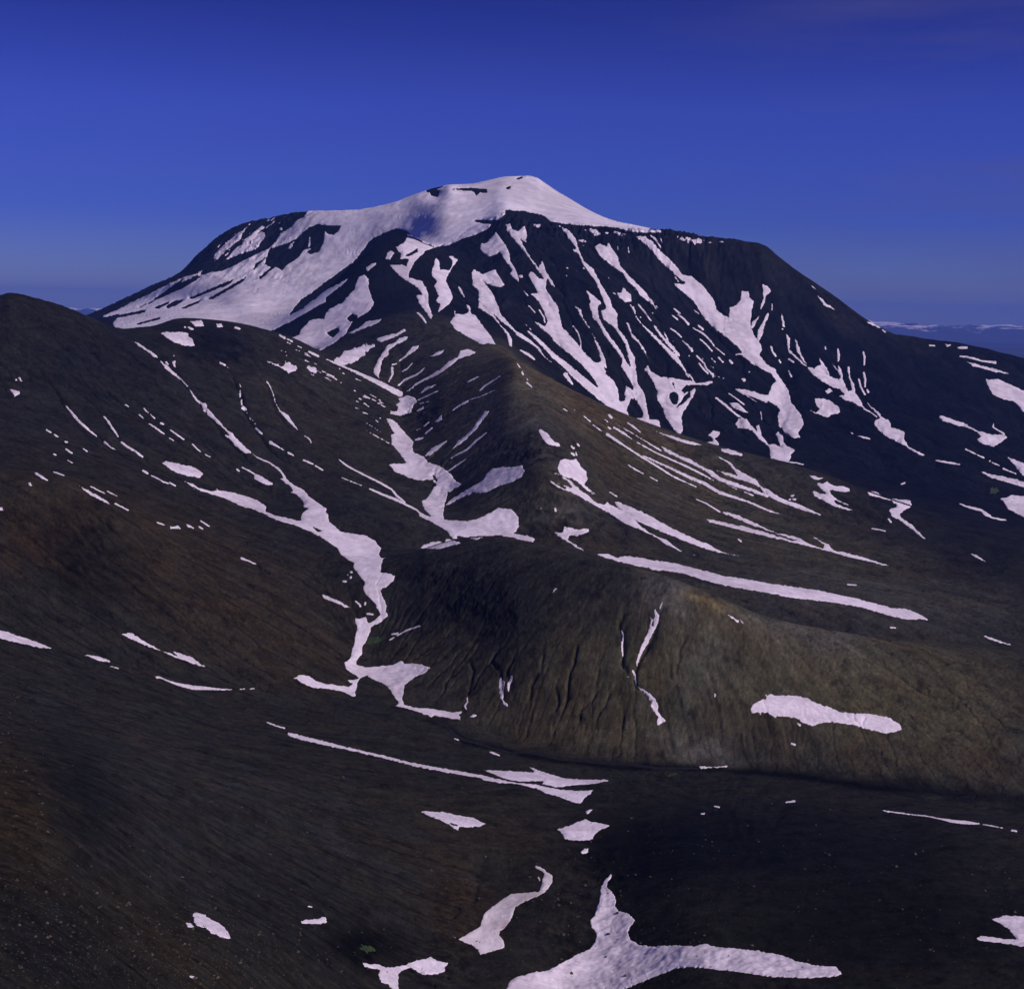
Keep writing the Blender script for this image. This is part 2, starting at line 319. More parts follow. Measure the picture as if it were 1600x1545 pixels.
def project(px, py, ymin=0.0, over=0.0):
    """drop points of the photograph on the terrain; returns t and column positions (nan where the sight line misses)"""
    u, w = img2uw(px, py)
    fj = (u - U[0]) / du; j = np.clip(np.floor(fj).astype(int), 0, NU - 2); f = np.clip(fj - j, 0, 1)
    i0 = 0 if ymin <= 0 else int(np.clip(np.searchsorted(T, math.log(ymin)), 0, NT - 2))
    tt = np.full(u.shape, np.nan)
    for s in range(0, len(u), 8000):
        e = min(len(u), s + 8000)
        P = W[i0:, j[s:e]] * (1 - f[s:e]) + W[i0:, j[s:e] + 1] * f[s:e]
        hit = P >= w[s:e]
        k = np.argmax(hit, axis=0); ok = hit.any(axis=0)
        k1 = np.maximum(k, 1); ar = np.arange(e - s)
        p0 = P[k1 - 1, ar]; p1 = P[k1, ar]
        fr = np.clip((w[s:e] - p0) / np.where(np.abs(p1 - p0) < 1e-9, 1e-9, p1 - p0), 0, 1)
        t = T[i0 + k1 - 1] + fr * dt
        if over > 0:
            km = np.argmax(P, axis=0); gap = (w[s:e] - P[km, ar]) * F
            t = np.where(ok, t, T[i0 + km] + gap * 0.004); ok = ok | (gap < over)
        tt[s:e] = np.where(ok, t, np.nan)
    return tt, u

def sample(A, u, t):
    fj = np.clip((u - U[0]) / du, 0, NU - 1.001); fi = np.clip((t - T[0]) / dt, 0, NT - 1.001)
    j = fj.astype(int); i = fi.astype(int); a = fj - j; b = fi - i
    return (A[i, j] * (1 - a) * (1 - b) + A[i, j + 1] * a * (1 - b) + A[i + 1, j] * (1 - a) * b + A[i + 1, j + 1] * a * b)
# ------------------------------------------------------------------ ground colours (scree, ash and rock, with some lit and shaded sides painted in)
def srgb(r, g, b):
    c = np.array([r, g, b]) / 255.0
    return np.where(c <= 0.04045, c / 12.92, ((c + 0.055) / 1.055) ** 2.4)
CH = np.array([0.036, 0.034, 0.037]); NAVY = np.array([0.007, 0.008, 0.016]); BASALT = np.array([0.017, 0.018, 0.026])
BROWN = np.array([0.056, 0.043, 0.034]); RUST = np.array([0.080, 0.047, 0.029]); OLIVE = np.array([0.078, 0.068, 0.052])
GREY = np.array([0.120, 0.115, 0.135]); SAND = np.array([0.20, 0.155, 0.09]); BLUEG = np.array([0.045, 0.045, 0.058])
BLACK = np.array([0.006, 0.006, 0.008]); TAN = np.array([0.120, 0.100, 0.075])
# (photo x, photo y, radius x, radius y, tilt, colour, strength, first line, last line)
ZONES = [
 (800,1150,3000,3000,0,CH,1,-1,30),
 (1100,600,3000,3000,0,BASALT,1,12.6,30),
 (1400,620,260,160,0,NAVY,.8,12.2,16.2),  # darkens the right face for its shade as well as its black rock
 (1350,450,140,60,.7,CH,.6,15.2,17),
 (1150,400,120,60,0,CH,.35,15,17),
 (300,650,500,200,.3,CH,.8,6,12),
 (150,560,130,90,.6,BASALT,.45,6,12),
 (520,640,200,90,.4,OLIVE,.25,6,12),
 (330,530,60,30,.2,NAVY,.7,8,12),
 (120,800,200,90,.3,BROWN,.75,4,7),
 (300,900,260,100,.45,BROWN,.85,4,9),
 (420,1000,160,80,.5,BROWN,.5,4,8),
 (130,880,130,60,.5,BLACK,.5,4,7),
 (90,960,160,40,.3,CH,.6,4,6),
 (40,850,60,50,0,RUST,.3,4,7),
 (700,590,120,80,0,OLIVE,.35,8,13),
 (820,590,60,90,.5,OLIVE,.8,8,12.2),
 (960,660,190,45,.6,TAN,.55,8,12.2),  # lit right flank of the central ridge painted lighter and browner
 (930,640,160,24,.6,RUST,.55,8,12.2),
 (860,600,60,14,.7,TAN,.5,8,12.2),
 (780,680,90,70,-.3,GREY,.35,8,12),
 (1040,730,170,40,.45,OLIVE,.6,8,12.2),
 (960,730,90,30,.6,BROWN,.7,8,12),
 (850,770,80,40,0,OLIVE,.5,8,12),
 (870,795,60,25,0,GREY,.4,8,12),
 (1200,800,250,80,.3,OLIVE,.55,7,11),
 (1450,870,260,60,.2,OLIVE,.35,7,11),
 (1480,800,250,70,.1,NAVY,.75,8.7,13),  # bank shadow on the right plain darkened into the ground colour
 (1550,870,160,50,.3,BASALT,.7,7.5,12),
 (950,860,120,20,.3,BROWN,.7,6,9),
 (1350,930,260,40,.1,GREY,.2,6,9),
 (1350,1080,330,110,.15,OLIVE,.95,4,7.2),
 (1100,960,120,80,.2,OLIVE,.6,4,7),
 (1040,930,50,40,0,GREY,.9,4,7),
 (1110,942,50,9,.2,SAND,.5,4,7),
 (1260,975,100,26,.25,GREY,.7,4,7),
 (1250,1010,120,30,.4,GREY,.25,4,7),
 (1090,1050,60,80,.1,GREY,.35,4,7),
 (1080,1170,60,20,.4,GREY,.8,4,7),
 (1000,1060,120,90,0,OLIVE,.6,4,7),
 (880,1080,130,100,0,OLIVE,.85,4,7),
 (860,1160,160,40,0,TAN,.35,4,7),
 (830,1140,60,50,0,BROWN,.45,4,7),
 (700,1010,90,50,-.4,OLIVE,.8,4,7),
 (760,960,60,50,0,BLACK,.3,4,7),  # black blotches on the hill's left flank, with its shade painted in
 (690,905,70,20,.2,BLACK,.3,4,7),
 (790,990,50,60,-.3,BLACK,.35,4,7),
 (1450,1180,260,26,.1,BROWN,.55,4,6),
 (620,1180,330,70,.12,CH,.6,2,4.2),
 (730,1310,200,60,.2,BROWN,.5,1,3.6),
 (720,1420,70,50,.8,RUST,.45,1,3),
 (300,1300,260,130,.6,BLUEG,.55,0,4),
 (120,1150,230,90,.4,BLUEG,.4,0,4.5),
 (130,1240,60,110,-.4,NAVY,.6,0,4),
 (20,1270,60,130,-.3,BROWN,1,0,4),
 (230,1160,140,10,.55,RUST,.3,0,4),
 (420,1260,300,12,.5,BLUEG,.6,0,4),
 (360,1330,260,10,.6,CH,.6,0,4),
 (560,1270,260,12,.35,BLUEG,.5,0,4),
 (240,1470,130,60,.6,BROWN,.5,0,3),
 (100,1480,160,90,.5,BASALT,.6,0,3),
 (480,1440,170,70,.3,BASALT,.5,0,3),
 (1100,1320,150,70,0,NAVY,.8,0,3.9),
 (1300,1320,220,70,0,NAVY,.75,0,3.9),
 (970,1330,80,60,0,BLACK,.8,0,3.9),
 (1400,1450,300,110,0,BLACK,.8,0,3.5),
 (950,1460,60,80,0,BLACK,.5,0,3.5),
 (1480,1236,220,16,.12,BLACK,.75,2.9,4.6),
 (560,1480,60,30,0,BLACK,.8,0,3),
]
wx = 34 * fbm(UU * 30, TT * 26, 4, 81) + 12 * fbm(UU * 120, TT * 100, 3, 83)
wy = 18 * fbm(UU * 30, TT * 26, 4, 91) + 7 * fbm(UU * 120, TT * 100, 3, 93)
C3 = np.zeros((NT, NU, 3))
qx, qy = PX + wx, PY + wy
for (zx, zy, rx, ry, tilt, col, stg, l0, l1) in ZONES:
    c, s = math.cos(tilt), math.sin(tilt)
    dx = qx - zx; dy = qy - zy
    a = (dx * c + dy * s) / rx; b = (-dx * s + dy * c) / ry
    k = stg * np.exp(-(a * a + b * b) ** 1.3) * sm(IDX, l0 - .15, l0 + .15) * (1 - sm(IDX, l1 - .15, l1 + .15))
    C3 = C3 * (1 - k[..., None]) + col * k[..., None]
# loose scree sorted into streaks, dark wet drainage lines, patches of rock
st = np.clip(LIC, -2.5, 2.5)
fl = np.clip((FLOW - 3.2) / 4.0, 0, 1) ** 1.2
pat = fbm(UU * 55 + .6 * warp, TT * 40 + .6 * warp, 5, 101, 0.6)
tint = 1 + (0.13 * lowland * (1 - .3 * hillk) + 0.22 * rockface) * st * sm(SLOPE, .02, .15) + 0.55 * pat + (0.06 + .05 * sm(IDX, 3, 5)) * GRAIN
tint = np.clip(tint, 0.3, 2.0) * (1 - 0.5 * fl * (lowland + rockface * .6))
crag = sm(fbm(UU * 90 + warp, TT * 60 + warp, 4, 111, 0.65), 0.16, 0.4) * lowland
fine = fbm(UU * 420 + 2 * warp, TT * 260, 3, 115, .7)
tint = tint * (1 + (.3 + .2 * sm(IDX, 3, 5)) * fine) * (1 - .75 * np.clip(WET * 1.3, 0, 1))
tint = tint * (1 - 0.4 * crag) * (1 - .55 * np.clip(rk, 0, 1))
C3 = C3 * tint[..., None] * (0.56 + .22 * sm(PX, 560, 700) * sm(IDX, 4, 4.3) * (1 - sm(IDX, 12, 13)) * (1 - .8 * sm(PX - PY * .5, 950, 1150)))[..., None]  # hill and central ridge colour lightened to offset the shade on them
hue = fbm(UU * 35, TT * 25, 4, 121)
C3 = C3 * np.array([1.02, 1.06, .75]) * (1 - sm(IDX, 12, 13)[..., None] * np.array([.12, .08, 0.]))
C3[..., 0] *= 1 + 0.16 * hue; C3[..., 2] *= 1 - 0.14 * hue

# ------------------------------------------------------------------ materials
def new_mat(name):
    m = bpy.data.materials.new(name); m.use_nodes = True
    nt = m.node_tree; b = nt.nodes['Principled BSDF']
    return m, nt, b

def nd(nt, typ, **kw):
    n = nt.nodes.new(typ)
    for k, v in kw.items(): setattr(n, k, v)
    return n

def land_material(name, rough, nscale, contrast):
    m, nt, b = new_mat(name); L = nt.links.new
    at = nd(nt, 'ShaderNodeAttribute', attribute_name='ground')
    tc = nd(nt, 'ShaderNodeTexCoord')
    n1 = nd(nt, 'ShaderNodeTexNoise'); n1.inputs['Scale'].default_value = nscale; n1.inputs['Detail'].default_value = 7; n1.inputs['Roughness'].default_value = 0.72
    n2 = nd(nt, 'ShaderNodeTexNoise'); n2.inputs['Scale'].default_value = nscale * 9; n2.inputs['Detail'].default_value = 4; n2.inputs['Roughness'].default_value = 0.7
    L(tc.outputs['Object'], n1.inputs['Vector']); L(tc.outputs['Object'], n2.inputs['Vector'])
    r = nd(nt, 'ShaderNodeMapRange'); r.inputs['From Min'].default_value = 0.3; r.inputs['From Max'].default_value = 0.7
    r.inputs['To Min'].default_value = 1 - contrast; r.inputs['To Max'].default_value = 1 + contrast
    L(n1.outputs['Fac'], r.inputs['Value'])
    r2 = nd(nt, 'ShaderNodeMapRange'); r2.inputs['From Min'].default_value = 0.3; r2.inputs['From Max'].default_value = 0.7
    r2.inputs['To Min'].default_value = 1 - contrast * .8; r2.inputs['To Max'].default_value = 1 + contrast * .8
    L(n2.outputs['Fac'], r2.inputs['Value'])
    mu = nd(nt, 'ShaderNodeMath', operation='MULTIPLY'); L(r.outputs[0], mu.inputs[0]); L(r2.outputs[0], mu.inputs[1])
    vm = nd(nt, 'ShaderNodeVectorMath', operation='SCALE'); L(at.outputs['Color'], vm.inputs[0]); L(mu.outputs[0], vm.inputs['Scale'])
    L(vm.outputs[0], b.inputs['Base Color'])
    b.inputs['Roughness'].default_value = rough; b.inputs['Specular IOR Level'].default_value = 0.02
    bp = nd(nt, 'ShaderNodeBump'); bp.inputs['Strength'].default_value = 0.9; bp.inputs['Distance'].default_value = 0.10 / nscale
    ad = nd(nt, 'ShaderNodeMath', operation='MULTIPLY_ADD'); ad.inputs[1].default_value = 0.3
    L(n2.outputs['Fac'], ad.inputs[0]); L(n1.outputs['Fac'], ad.inputs[2])
    L(ad.outputs[0], bp.inputs['Height']); L(bp.outputs[0], b.inputs['Normal'])
    return m
MAT_SCREE = land_material('volcanic_scree', 0.95, 0.05, 0.34)
MAT_NEAR = land_material('gravel_slope', 0.95, 0.12, 0.42)
MAT_ROCK = land_material('basalt_rock', 0.92, 0.018, 0.36)

def snow_material(name, col, sc, dirt=None, bumpd=0.25):
    m, nt, b = new_mat(name); L = nt.links.new
    tc = nd(nt, 'ShaderNodeTexCoord')
    n1 = nd(nt, 'ShaderNodeTexNoise'); n1.inputs['Scale'].default_value = sc; n1.inputs['Detail'].default_value = 6; n1.inputs['Roughness'].default_value = 0.65
    n2 = nd(nt, 'ShaderNodeTexNoise'); n2.inputs['Scale'].default_value = sc * 0.12; n2.inputs['Detail'].default_value = 4
    L(tc.outputs['Object'], n1.inputs['Vector']); L(tc.outputs['Object'], n2.inputs['Vector'])
    cr = nd(nt, 'ShaderNodeValToRGB'); e = cr.color_ramp.elements
    c = np.array(col)
    e[0].position = 0.40; e[0].color = (*(c * (0.74 if dirt is None else 0.8) * np.array([.98, .96, .96])), 1); e[1].position = 0.58; e[1].color = (*c, 1)
    ad = nd(nt, 'ShaderNodeMath', operation='MULTIPLY_ADD'); ad.inputs[1].default_value = 0.5
    hf = nd(nt, 'ShaderNodeMath', operation='MULTIPLY'); hf.inputs[1].default_value = 0.5
    L(n2.outputs['Fac'], hf.inputs[0]); L(n1.outputs['Fac'], ad.inputs[0]); L(hf.outputs[0], ad.inputs[2]); L(ad.outputs[0], cr.inputs['Fac'])
    outc = cr.outputs['Color']
    if dirt is not None:
        n3 = nd(nt, 'ShaderNodeTexNoise'); n3.inputs['Scale'].default_value = sc * 0.25; n3.inputs['Detail'].default_value = 6; n3.inputs['Roughness'].default_value = .7
        L(tc.outputs['Object'], n3.inputs['Vector'])
        mr = nd(nt, 'ShaderNodeMapRange'); mr.inputs['From Min'].default_value = 0.47; mr.inputs['From Max'].default_value = 0.72; mr.inputs['To Max'].default_value = 0.9
        L(n3.outputs['Fac'], mr.inputs['Value'])
        mx = nd(nt, 'ShaderNodeMixRGB'); mx.inputs['Color2'].default_value = (*dirt, 1)
        L(mr.outputs[0], mx.inputs['Fac']); L(outc, mx.inputs['Color1']); outc = mx.outputs[0]
    L(outc, b.inputs['Base Color']); b.inputs['Roughness'].default_value = 0.75; b.inputs['Specular IOR Level'].default_value = 0.2
    bp = nd(nt, 'ShaderNodeBump'); bp.inputs['Strength'].default_value = 0.5; bp.inputs['Distance'].default_value = bumpd / sc
    L(n1.outputs['Fac'], bp.inputs['Height']); L(bp.outputs[0], b.inputs['Normal'])
    return m
SNOWC = (0.80, 0.73, 0.80)
MAT_SNOW_FAR = snow_material('far_snow', SNOWC, 0.035, bumpd=.09)
MAT_SNOW_MID = snow_material('old_snow', SNOWC, 0.09, bumpd=.12)
MAT_SNOW_NEAR = snow_material('suncupped_snow', SNOWC, 0.30, bumpd=.12)
MAT_SNOW_DIRTY = snow_material('dusty_snow', (.80, .73, .75), 0.10, dirt=(.20, .13, .08), bumpd=.12)
MAT_ICE = snow_material('glacier_ice', (0.79, 0.745, 0.81), 0.012, bumpd=.10)

def flat_material(name, col, col2, sc, rough):
    m, nt, b = new_mat(name); L = nt.links.new
    tc = nd(nt, 'ShaderNodeTexCoord'); n = nd(nt, 'ShaderNodeTexNoise'); n.inputs['Scale'].default_value = sc; n.inputs['Detail'].default_value = 7; n.inputs['Roughness'].default_value = .7
    L(tc.outputs['Object'], n.inputs['Vector'])
    cr = nd(nt, 'ShaderNodeValToRGB'); e = cr.color_ramp.elements; e[0].position = .35; e[0].color = (*col, 1); e[1].position = .65; e[1].color = (*col2, 1)
    L(n.outputs['Fac'], cr.inputs['Fac']); L(cr.outputs[0], b.inputs['Base Color']); b.inputs['Roughness'].default_value = rough
    b.inputs['Specular IOR Level'].default_value = 0.2
    return m
MAT_MOSS = flat_material('wet_moss', (.014, .024, .008), (.042, .07, .022), .25, .95)
MAT_STREAM = flat_material('wet_stream_gravel', (.003, .003, .004), (.010, .010, .010), .15, .95)
MAT_BOULDER = flat_material('boulder_rock', (.02, .017, .013), (.11, .094, .072), .4, .9)
MAT_PLATEAU = flat_material('plateau_ground', (.02, .025, .035), (.05, .05, .05), .00035, .95)
def far_hill_material():
    m, nt, b = new_mat('far_snowy_hills'); L = nt.links.new
    tc = nd(nt, 'ShaderNodeTexCoord'); sp = nd(nt, 'ShaderNodeSeparateXYZ'); L(tc.outputs['Object'], sp.inputs[0])
    n = nd(nt, 'ShaderNodeTexNoise'); n.inputs['Scale'].default_value = .0007; n.inputs['Detail'].default_value = 6; n.inputs['Roughness'].default_value = .7
    L(tc.outputs['Object'], n.inputs['Vector'])
    a = nd(nt, 'ShaderNodeMath', operation='MULTIPLY_ADD'); a.inputs[1].default_value = 1500.0; L(n.outputs['Fac'], a.inputs[0]); L(sp.outputs['Z'], a.inputs[2])
    r = nd(nt, 'ShaderNodeMapRange'); r.inputs['From Min'].default_value = 1520.0; r.inputs['From Max'].default_value = 1640.0; L(a.outputs[0], r.inputs['Value'])
    x = nd(nt, 'ShaderNodeMixRGB'); x.inputs['Color1'].default_value = (.03, .032, .04, 1); x.inputs['Color2'].default_value = (.85, .78, .8, 1)
    L(r.outputs[0], x.inputs['Fac']); L(x.outputs[0], b.inputs['Base Color']); b.inputs['Roughness'].default_value = .9
    return m
MAT_FARHILL = far_hill_material()

# ------------------------------------------------------------------ mesh building
def make_mesh(name, verts, faces, mat, smooth=True, colors=None, normals=None):
    me = bpy.data.meshes.new(name)
    verts = np.asarray(verts, np.float32); faces = np.asarray(faces, np.int32)
    n = faces.shape[1]
    me.vertices.add(len(verts)); me.vertices.foreach_set('co', verts.ravel())
    me.loops.add(faces.size); me.loops.foreach_set('vertex_index', faces.ravel())
    me.polygons.add(len(faces)); me.polygons.foreach_set('loop_start', np.arange(0, faces.size, n, dtype=np.int32))
    me.update(calc_edges=True)
    me.polygons.foreach_set('use_smooth', np.full(len(faces), smooth))
    if colors is not None:
        a = me.color_attributes.new('ground', 'FLOAT_COLOR', 'POINT')
        a.data.foreach_set('color', np.concatenate([colors, np.ones((len(colors), 1))], 1).astype(np.float32).ravel())
    if normals is not None:
        me.normals_split_custom_set_from_vertices(normals)
    if mat: me.materials.append(mat)
    me.validate()
    o = bpy.data.objects.new(name, me); COL.objects.link(o)
    return o

def put(o, label=None, cat=None, group=None, kind=None):
    if label: o['label'] = label
    if cat: o['category'] = cat
    if group: o['group'] = group
    if kind: o['kind'] = kind
    return o

# the land, cut along the valleys into its landforms
V3 = np.stack([XX, YY, Z + CAMZ], -1)
dzt = np.zeros_like(Z); dzu = np.zeros_like(Z)
ii = np.arange(NT * NU).reshape(NT, NU)
fi = IDX[:-1, :-1]; fx = PX[:-1, :-1]
left_side = fx < np.interp(fi, [4, 5, 6, 7, 8, 9, 10, 11, 11.5], [720, 590, 600, 650, 680, 680, 640, 625, 560])
region = np.full(fi.shape, 'r', dtype='<U1')
region[fi < 4] = 's'
region[(fi >= 4) & left_side] = 'l'
region[(fi >= 4) & ~left_side & (fi < 7)] = 'h'
region[(fi >= 7) & ~left_side] = 'c'
region[(fi >= 12.0) | ((fi >= 11.5) & (fx < 440))] = 'm'
# smooth normals of the whole sheet so that the landforms join without a seam
p = V3.astype(np.float64)
e1 = np.zeros_like(p); e2 = np.zeros_like(p)
e1[:, 1:-1] = p[:, 2:] - p[:, :-2]; e1[:, 0] = p[:, 1] - p[:, 0]; e1[:, -1] = p[:, -1] - p[:, -2]
e2[1:-1] = p[2:] - p[:-2]; e2[0] = p[1] - p[0]; e2[-1] = p[-1] - p[-2]
NRM = np.cross(e1, e2); NRM /= np.linalg.norm(NRM, axis=-1, keepdims=True)
LAND = {'s': ('slope', 'dark gravel slope with fine rills filling the foreground', MAT_NEAR),
        'l': ('ridge', 'dark grey and brown ridge rising to a rounded peak at the left edge', MAT_SCREE),
        'h': ('hill', 'olive brown gullied hill above the stream in the centre', MAT_SCREE),
        'c': ('ridge', 'pointed olive ridge running down from the mountain in the centre', MAT_SCREE),
        'm': ('mountain', 'black volcanic mountain with steep snow streaked face and ice capped summit', MAT_ROCK)}
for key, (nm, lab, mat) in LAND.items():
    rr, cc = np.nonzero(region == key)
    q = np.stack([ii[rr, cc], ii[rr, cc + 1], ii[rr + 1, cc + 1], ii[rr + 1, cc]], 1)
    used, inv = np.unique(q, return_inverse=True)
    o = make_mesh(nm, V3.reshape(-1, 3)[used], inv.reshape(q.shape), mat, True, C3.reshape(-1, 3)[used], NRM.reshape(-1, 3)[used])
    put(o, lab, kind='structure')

# the land goes on beyond the frame, more coarsely modelled
ri = np.arange(0, NT, 6)
for side in (0, -1):
    sg = -1 if side == 0 else 1
    du_ = np.concatenate([[0], np.cumsum(np.linspace(.003, .03, 44))])
    UE = U[side] + sg * du_
    z0_ = blur(Z, 3)[ri, side][:, None]; y_ = np.exp(T[ri])[:, None]
    rise = fbm(UE[None] * 14 + 0 * y_, np.log(y_) * 9, 5, 501, .55) - fbm(U[side] * 14 + 0 * y_, np.log(y_) * 9, 5, 501, .55)
    zz = z0_ + rise * y_ * .035 * np.clip(du_ / .1, 0, 1)[None]
    zz[:, 0] = Z[ri, side] - .4
    base = blur(C3[..., 0], 4)[ri, side], blur(C3[..., 1], 4)[ri, side], blur(C3[..., 2], 4)[ri, side]
    cc_ = np.stack([b_[:, None] * (1 + .5 * fbm(UE[None] * 60 + 0 * y_, np.log(y_) * 50, 4, 503)) for b_ in base], -1)
    vv = np.stack([UE[None] * y_ + 0 * zz, y_ + 0 * zz, zz + CAMZ], -1).reshape(-1, 3)
    q = np.arange(len(ri) * len(UE)).reshape(len(ri), len(UE))
    f_ = np.stack([q[:-1, :-1], q[:-1, 1:], q[1:, 1:], q[1:, :-1]], -1).reshape(-1, 4)
    if sg < 0: f_ = f_[:, ::-1]
    put(make_mesh('plain', vv, f_, MAT_SCREE, True, cc_.reshape(-1, 3)), 'dark ground going on beside the frame', kind='structure')
xs = np.linspace(-700, 700, 120); ys = np.linspace(-400, 370, 70); GX, GY = np.meshgrid(xs, ys)
zr = np.interp(GX, XX[0], blur(Z, 3)[0]) ; sl_ = (370 - GY) * .10
zz = zr + sl_ + 3 * fbm(GX / 90, GY / 90, 4, 511) * np.clip((370 - GY) / 60, 0, 1) - .3
zz = np.minimum(zz, -60)
cb = C3[0].mean(0)[None] * (1 + .4 * fbm(GX / 30, GY / 30, 4, 513).reshape(-1, 1))
q = np.arange(GX.size).reshape(GX.shape); f_ = np.stack([q[:-1, :-1], q[:-1, 1:], q[1:, 1:], q[1:, :-1]], -1).reshape(-1, 4)
put(make_mesh('ground', np.stack([GX, GY, zz + CAMZ], -1).reshape(-1, 3), f_, MAT_NEAR, True, cb), 'dark gravel ground below the viewpoint', kind='structure')

# far plateau reaching the horizon and snowy hills on it
def ring_sheet(name, z, r0, r1, mat):
    vs = [(0, 36000, z)]; fs = []
    n = 96
    for k in range(n):
        a = 2 * math.pi * (k + .5) / n; vs.append((77900 * max(-1, min(1, 1.42 * math.cos(a))), 36000 + 55900 * max(-1, min(1, 1.42 * math.sin(a))), z))
    fs = [(0, 1 + k, 1 + (k + 1) % n) for k in range(n)]
    return make_mesh(name, vs, fs, mat, False)
put(ring_sheet('plateau', 250.0, 0, 60000.0, MAT_PLATEAU), 'flat hazy plateau reaching the horizon behind the mountain', kind='structure')
fx_ = np.linspace(-60000, 60000, 900); fy_ = np.linspace(62000, 86000, 60)
FX, FY = np.meshgrid(fx_, fy_)
hh = fbm(FX / 5200, FY / 5200, 6, 131, .58) * 620 + fbm(FX / 22000, FY / 22000, 2, 137) * 300 + 420
hh = 245 + np.maximum(hh, -5) * np.clip(1.15 - np.abs((FY - 74000) / 12000) ** 3, 0, 1)
hh = np.where(np.abs(FY - 74000) > 11700, 240, hh)
q = np.arange(FX.size).reshape(FX.shape)
fq = np.stack([q[:-1, :-1], q[:-1, 1:], q[1:, 1:], q[1:, :-1]], -1).reshape(-1, 4)
FVERT = np.stack([FX, FY, hh], -1).reshape(-1, 3)
put(make_mesh('hills', FVERT, fq, MAT_FARHILL), 'low snowy hills on the far horizon', kind='structure')
# ------------------------------------------------------------------ snow lying on the land
# outlines traced in sheets of the photograph: corner of each 400 x 300 sheet, four units to a photo pixel
SHEET = dict(A=(100,250),B=(400,250),C=(700,250),D=(1000,300),E=(1200,450),F=(800,500),G=(400,500),H=(0,430),I=(0,700),J=(400,750),
             K=(800,700),L=(1200,700),M=(0,950),N=(400,950),O=(800,950),P=(1200,950),Q=(200,1245),R=(550,1245),S=(780,1245),T=(1200,1245))

def parse(txt):
    out = []; sh = None
    for part in txt.split(';'):
        part = part.strip()
        if not part: continue
        op = '+'
        if part[0] in '-~': op = part[0]; part = part[1:].strip()
        pts = []
        for tok in part.split():
            if tok[0].isalpha(): sh = SHEET[tok[0]]; tok = tok[1:]
            v = [float(q) for q in tok.split(',')]
            pts.append((sh[0] + v[0] / 4, sh[1] + v[1] / 4) + ((v[2] / 4,) if len(v) > 2 else ()))
        out.append((op, np.array(pts)))
    return out

def in_poly(x, y, P):
    c = np.zeros(x.shape, bool); n = len(P); j = n - 1
    for i in range(n):
        x0, y0 = P[i]; x1, y1 = P[j]
        if y0 != y1:
            m = (y0 > y) != (y1 > y)
            c ^= m & (x < (x1 - x0) * (y - y0) / (y1 - y0) + x0)
        j = i
    return c

def in_stroke(x, y, P):
    c = np.zeros(x.shape, bool)
    if len(P) == 1: P = np.concatenate([P, P + [[.5, 0, 0]]])
    for (x0, y0, w0), (x1, y1, w1) in zip(P[:-1], P[1:]):
        dx, dy = x1 - x0, y1 - y0; l2 = dx * dx + dy * dy + 1e-9
        s = np.clip(((x - x0) * dx + (y - y0) * dy) / l2, 0, 1)
        c |= np.hypot(x - x0 - s * dx, y - y0 - s * dy) < np.maximum((w0 + (w1 - w0) * s) * 0.62, 0.62)
    return c

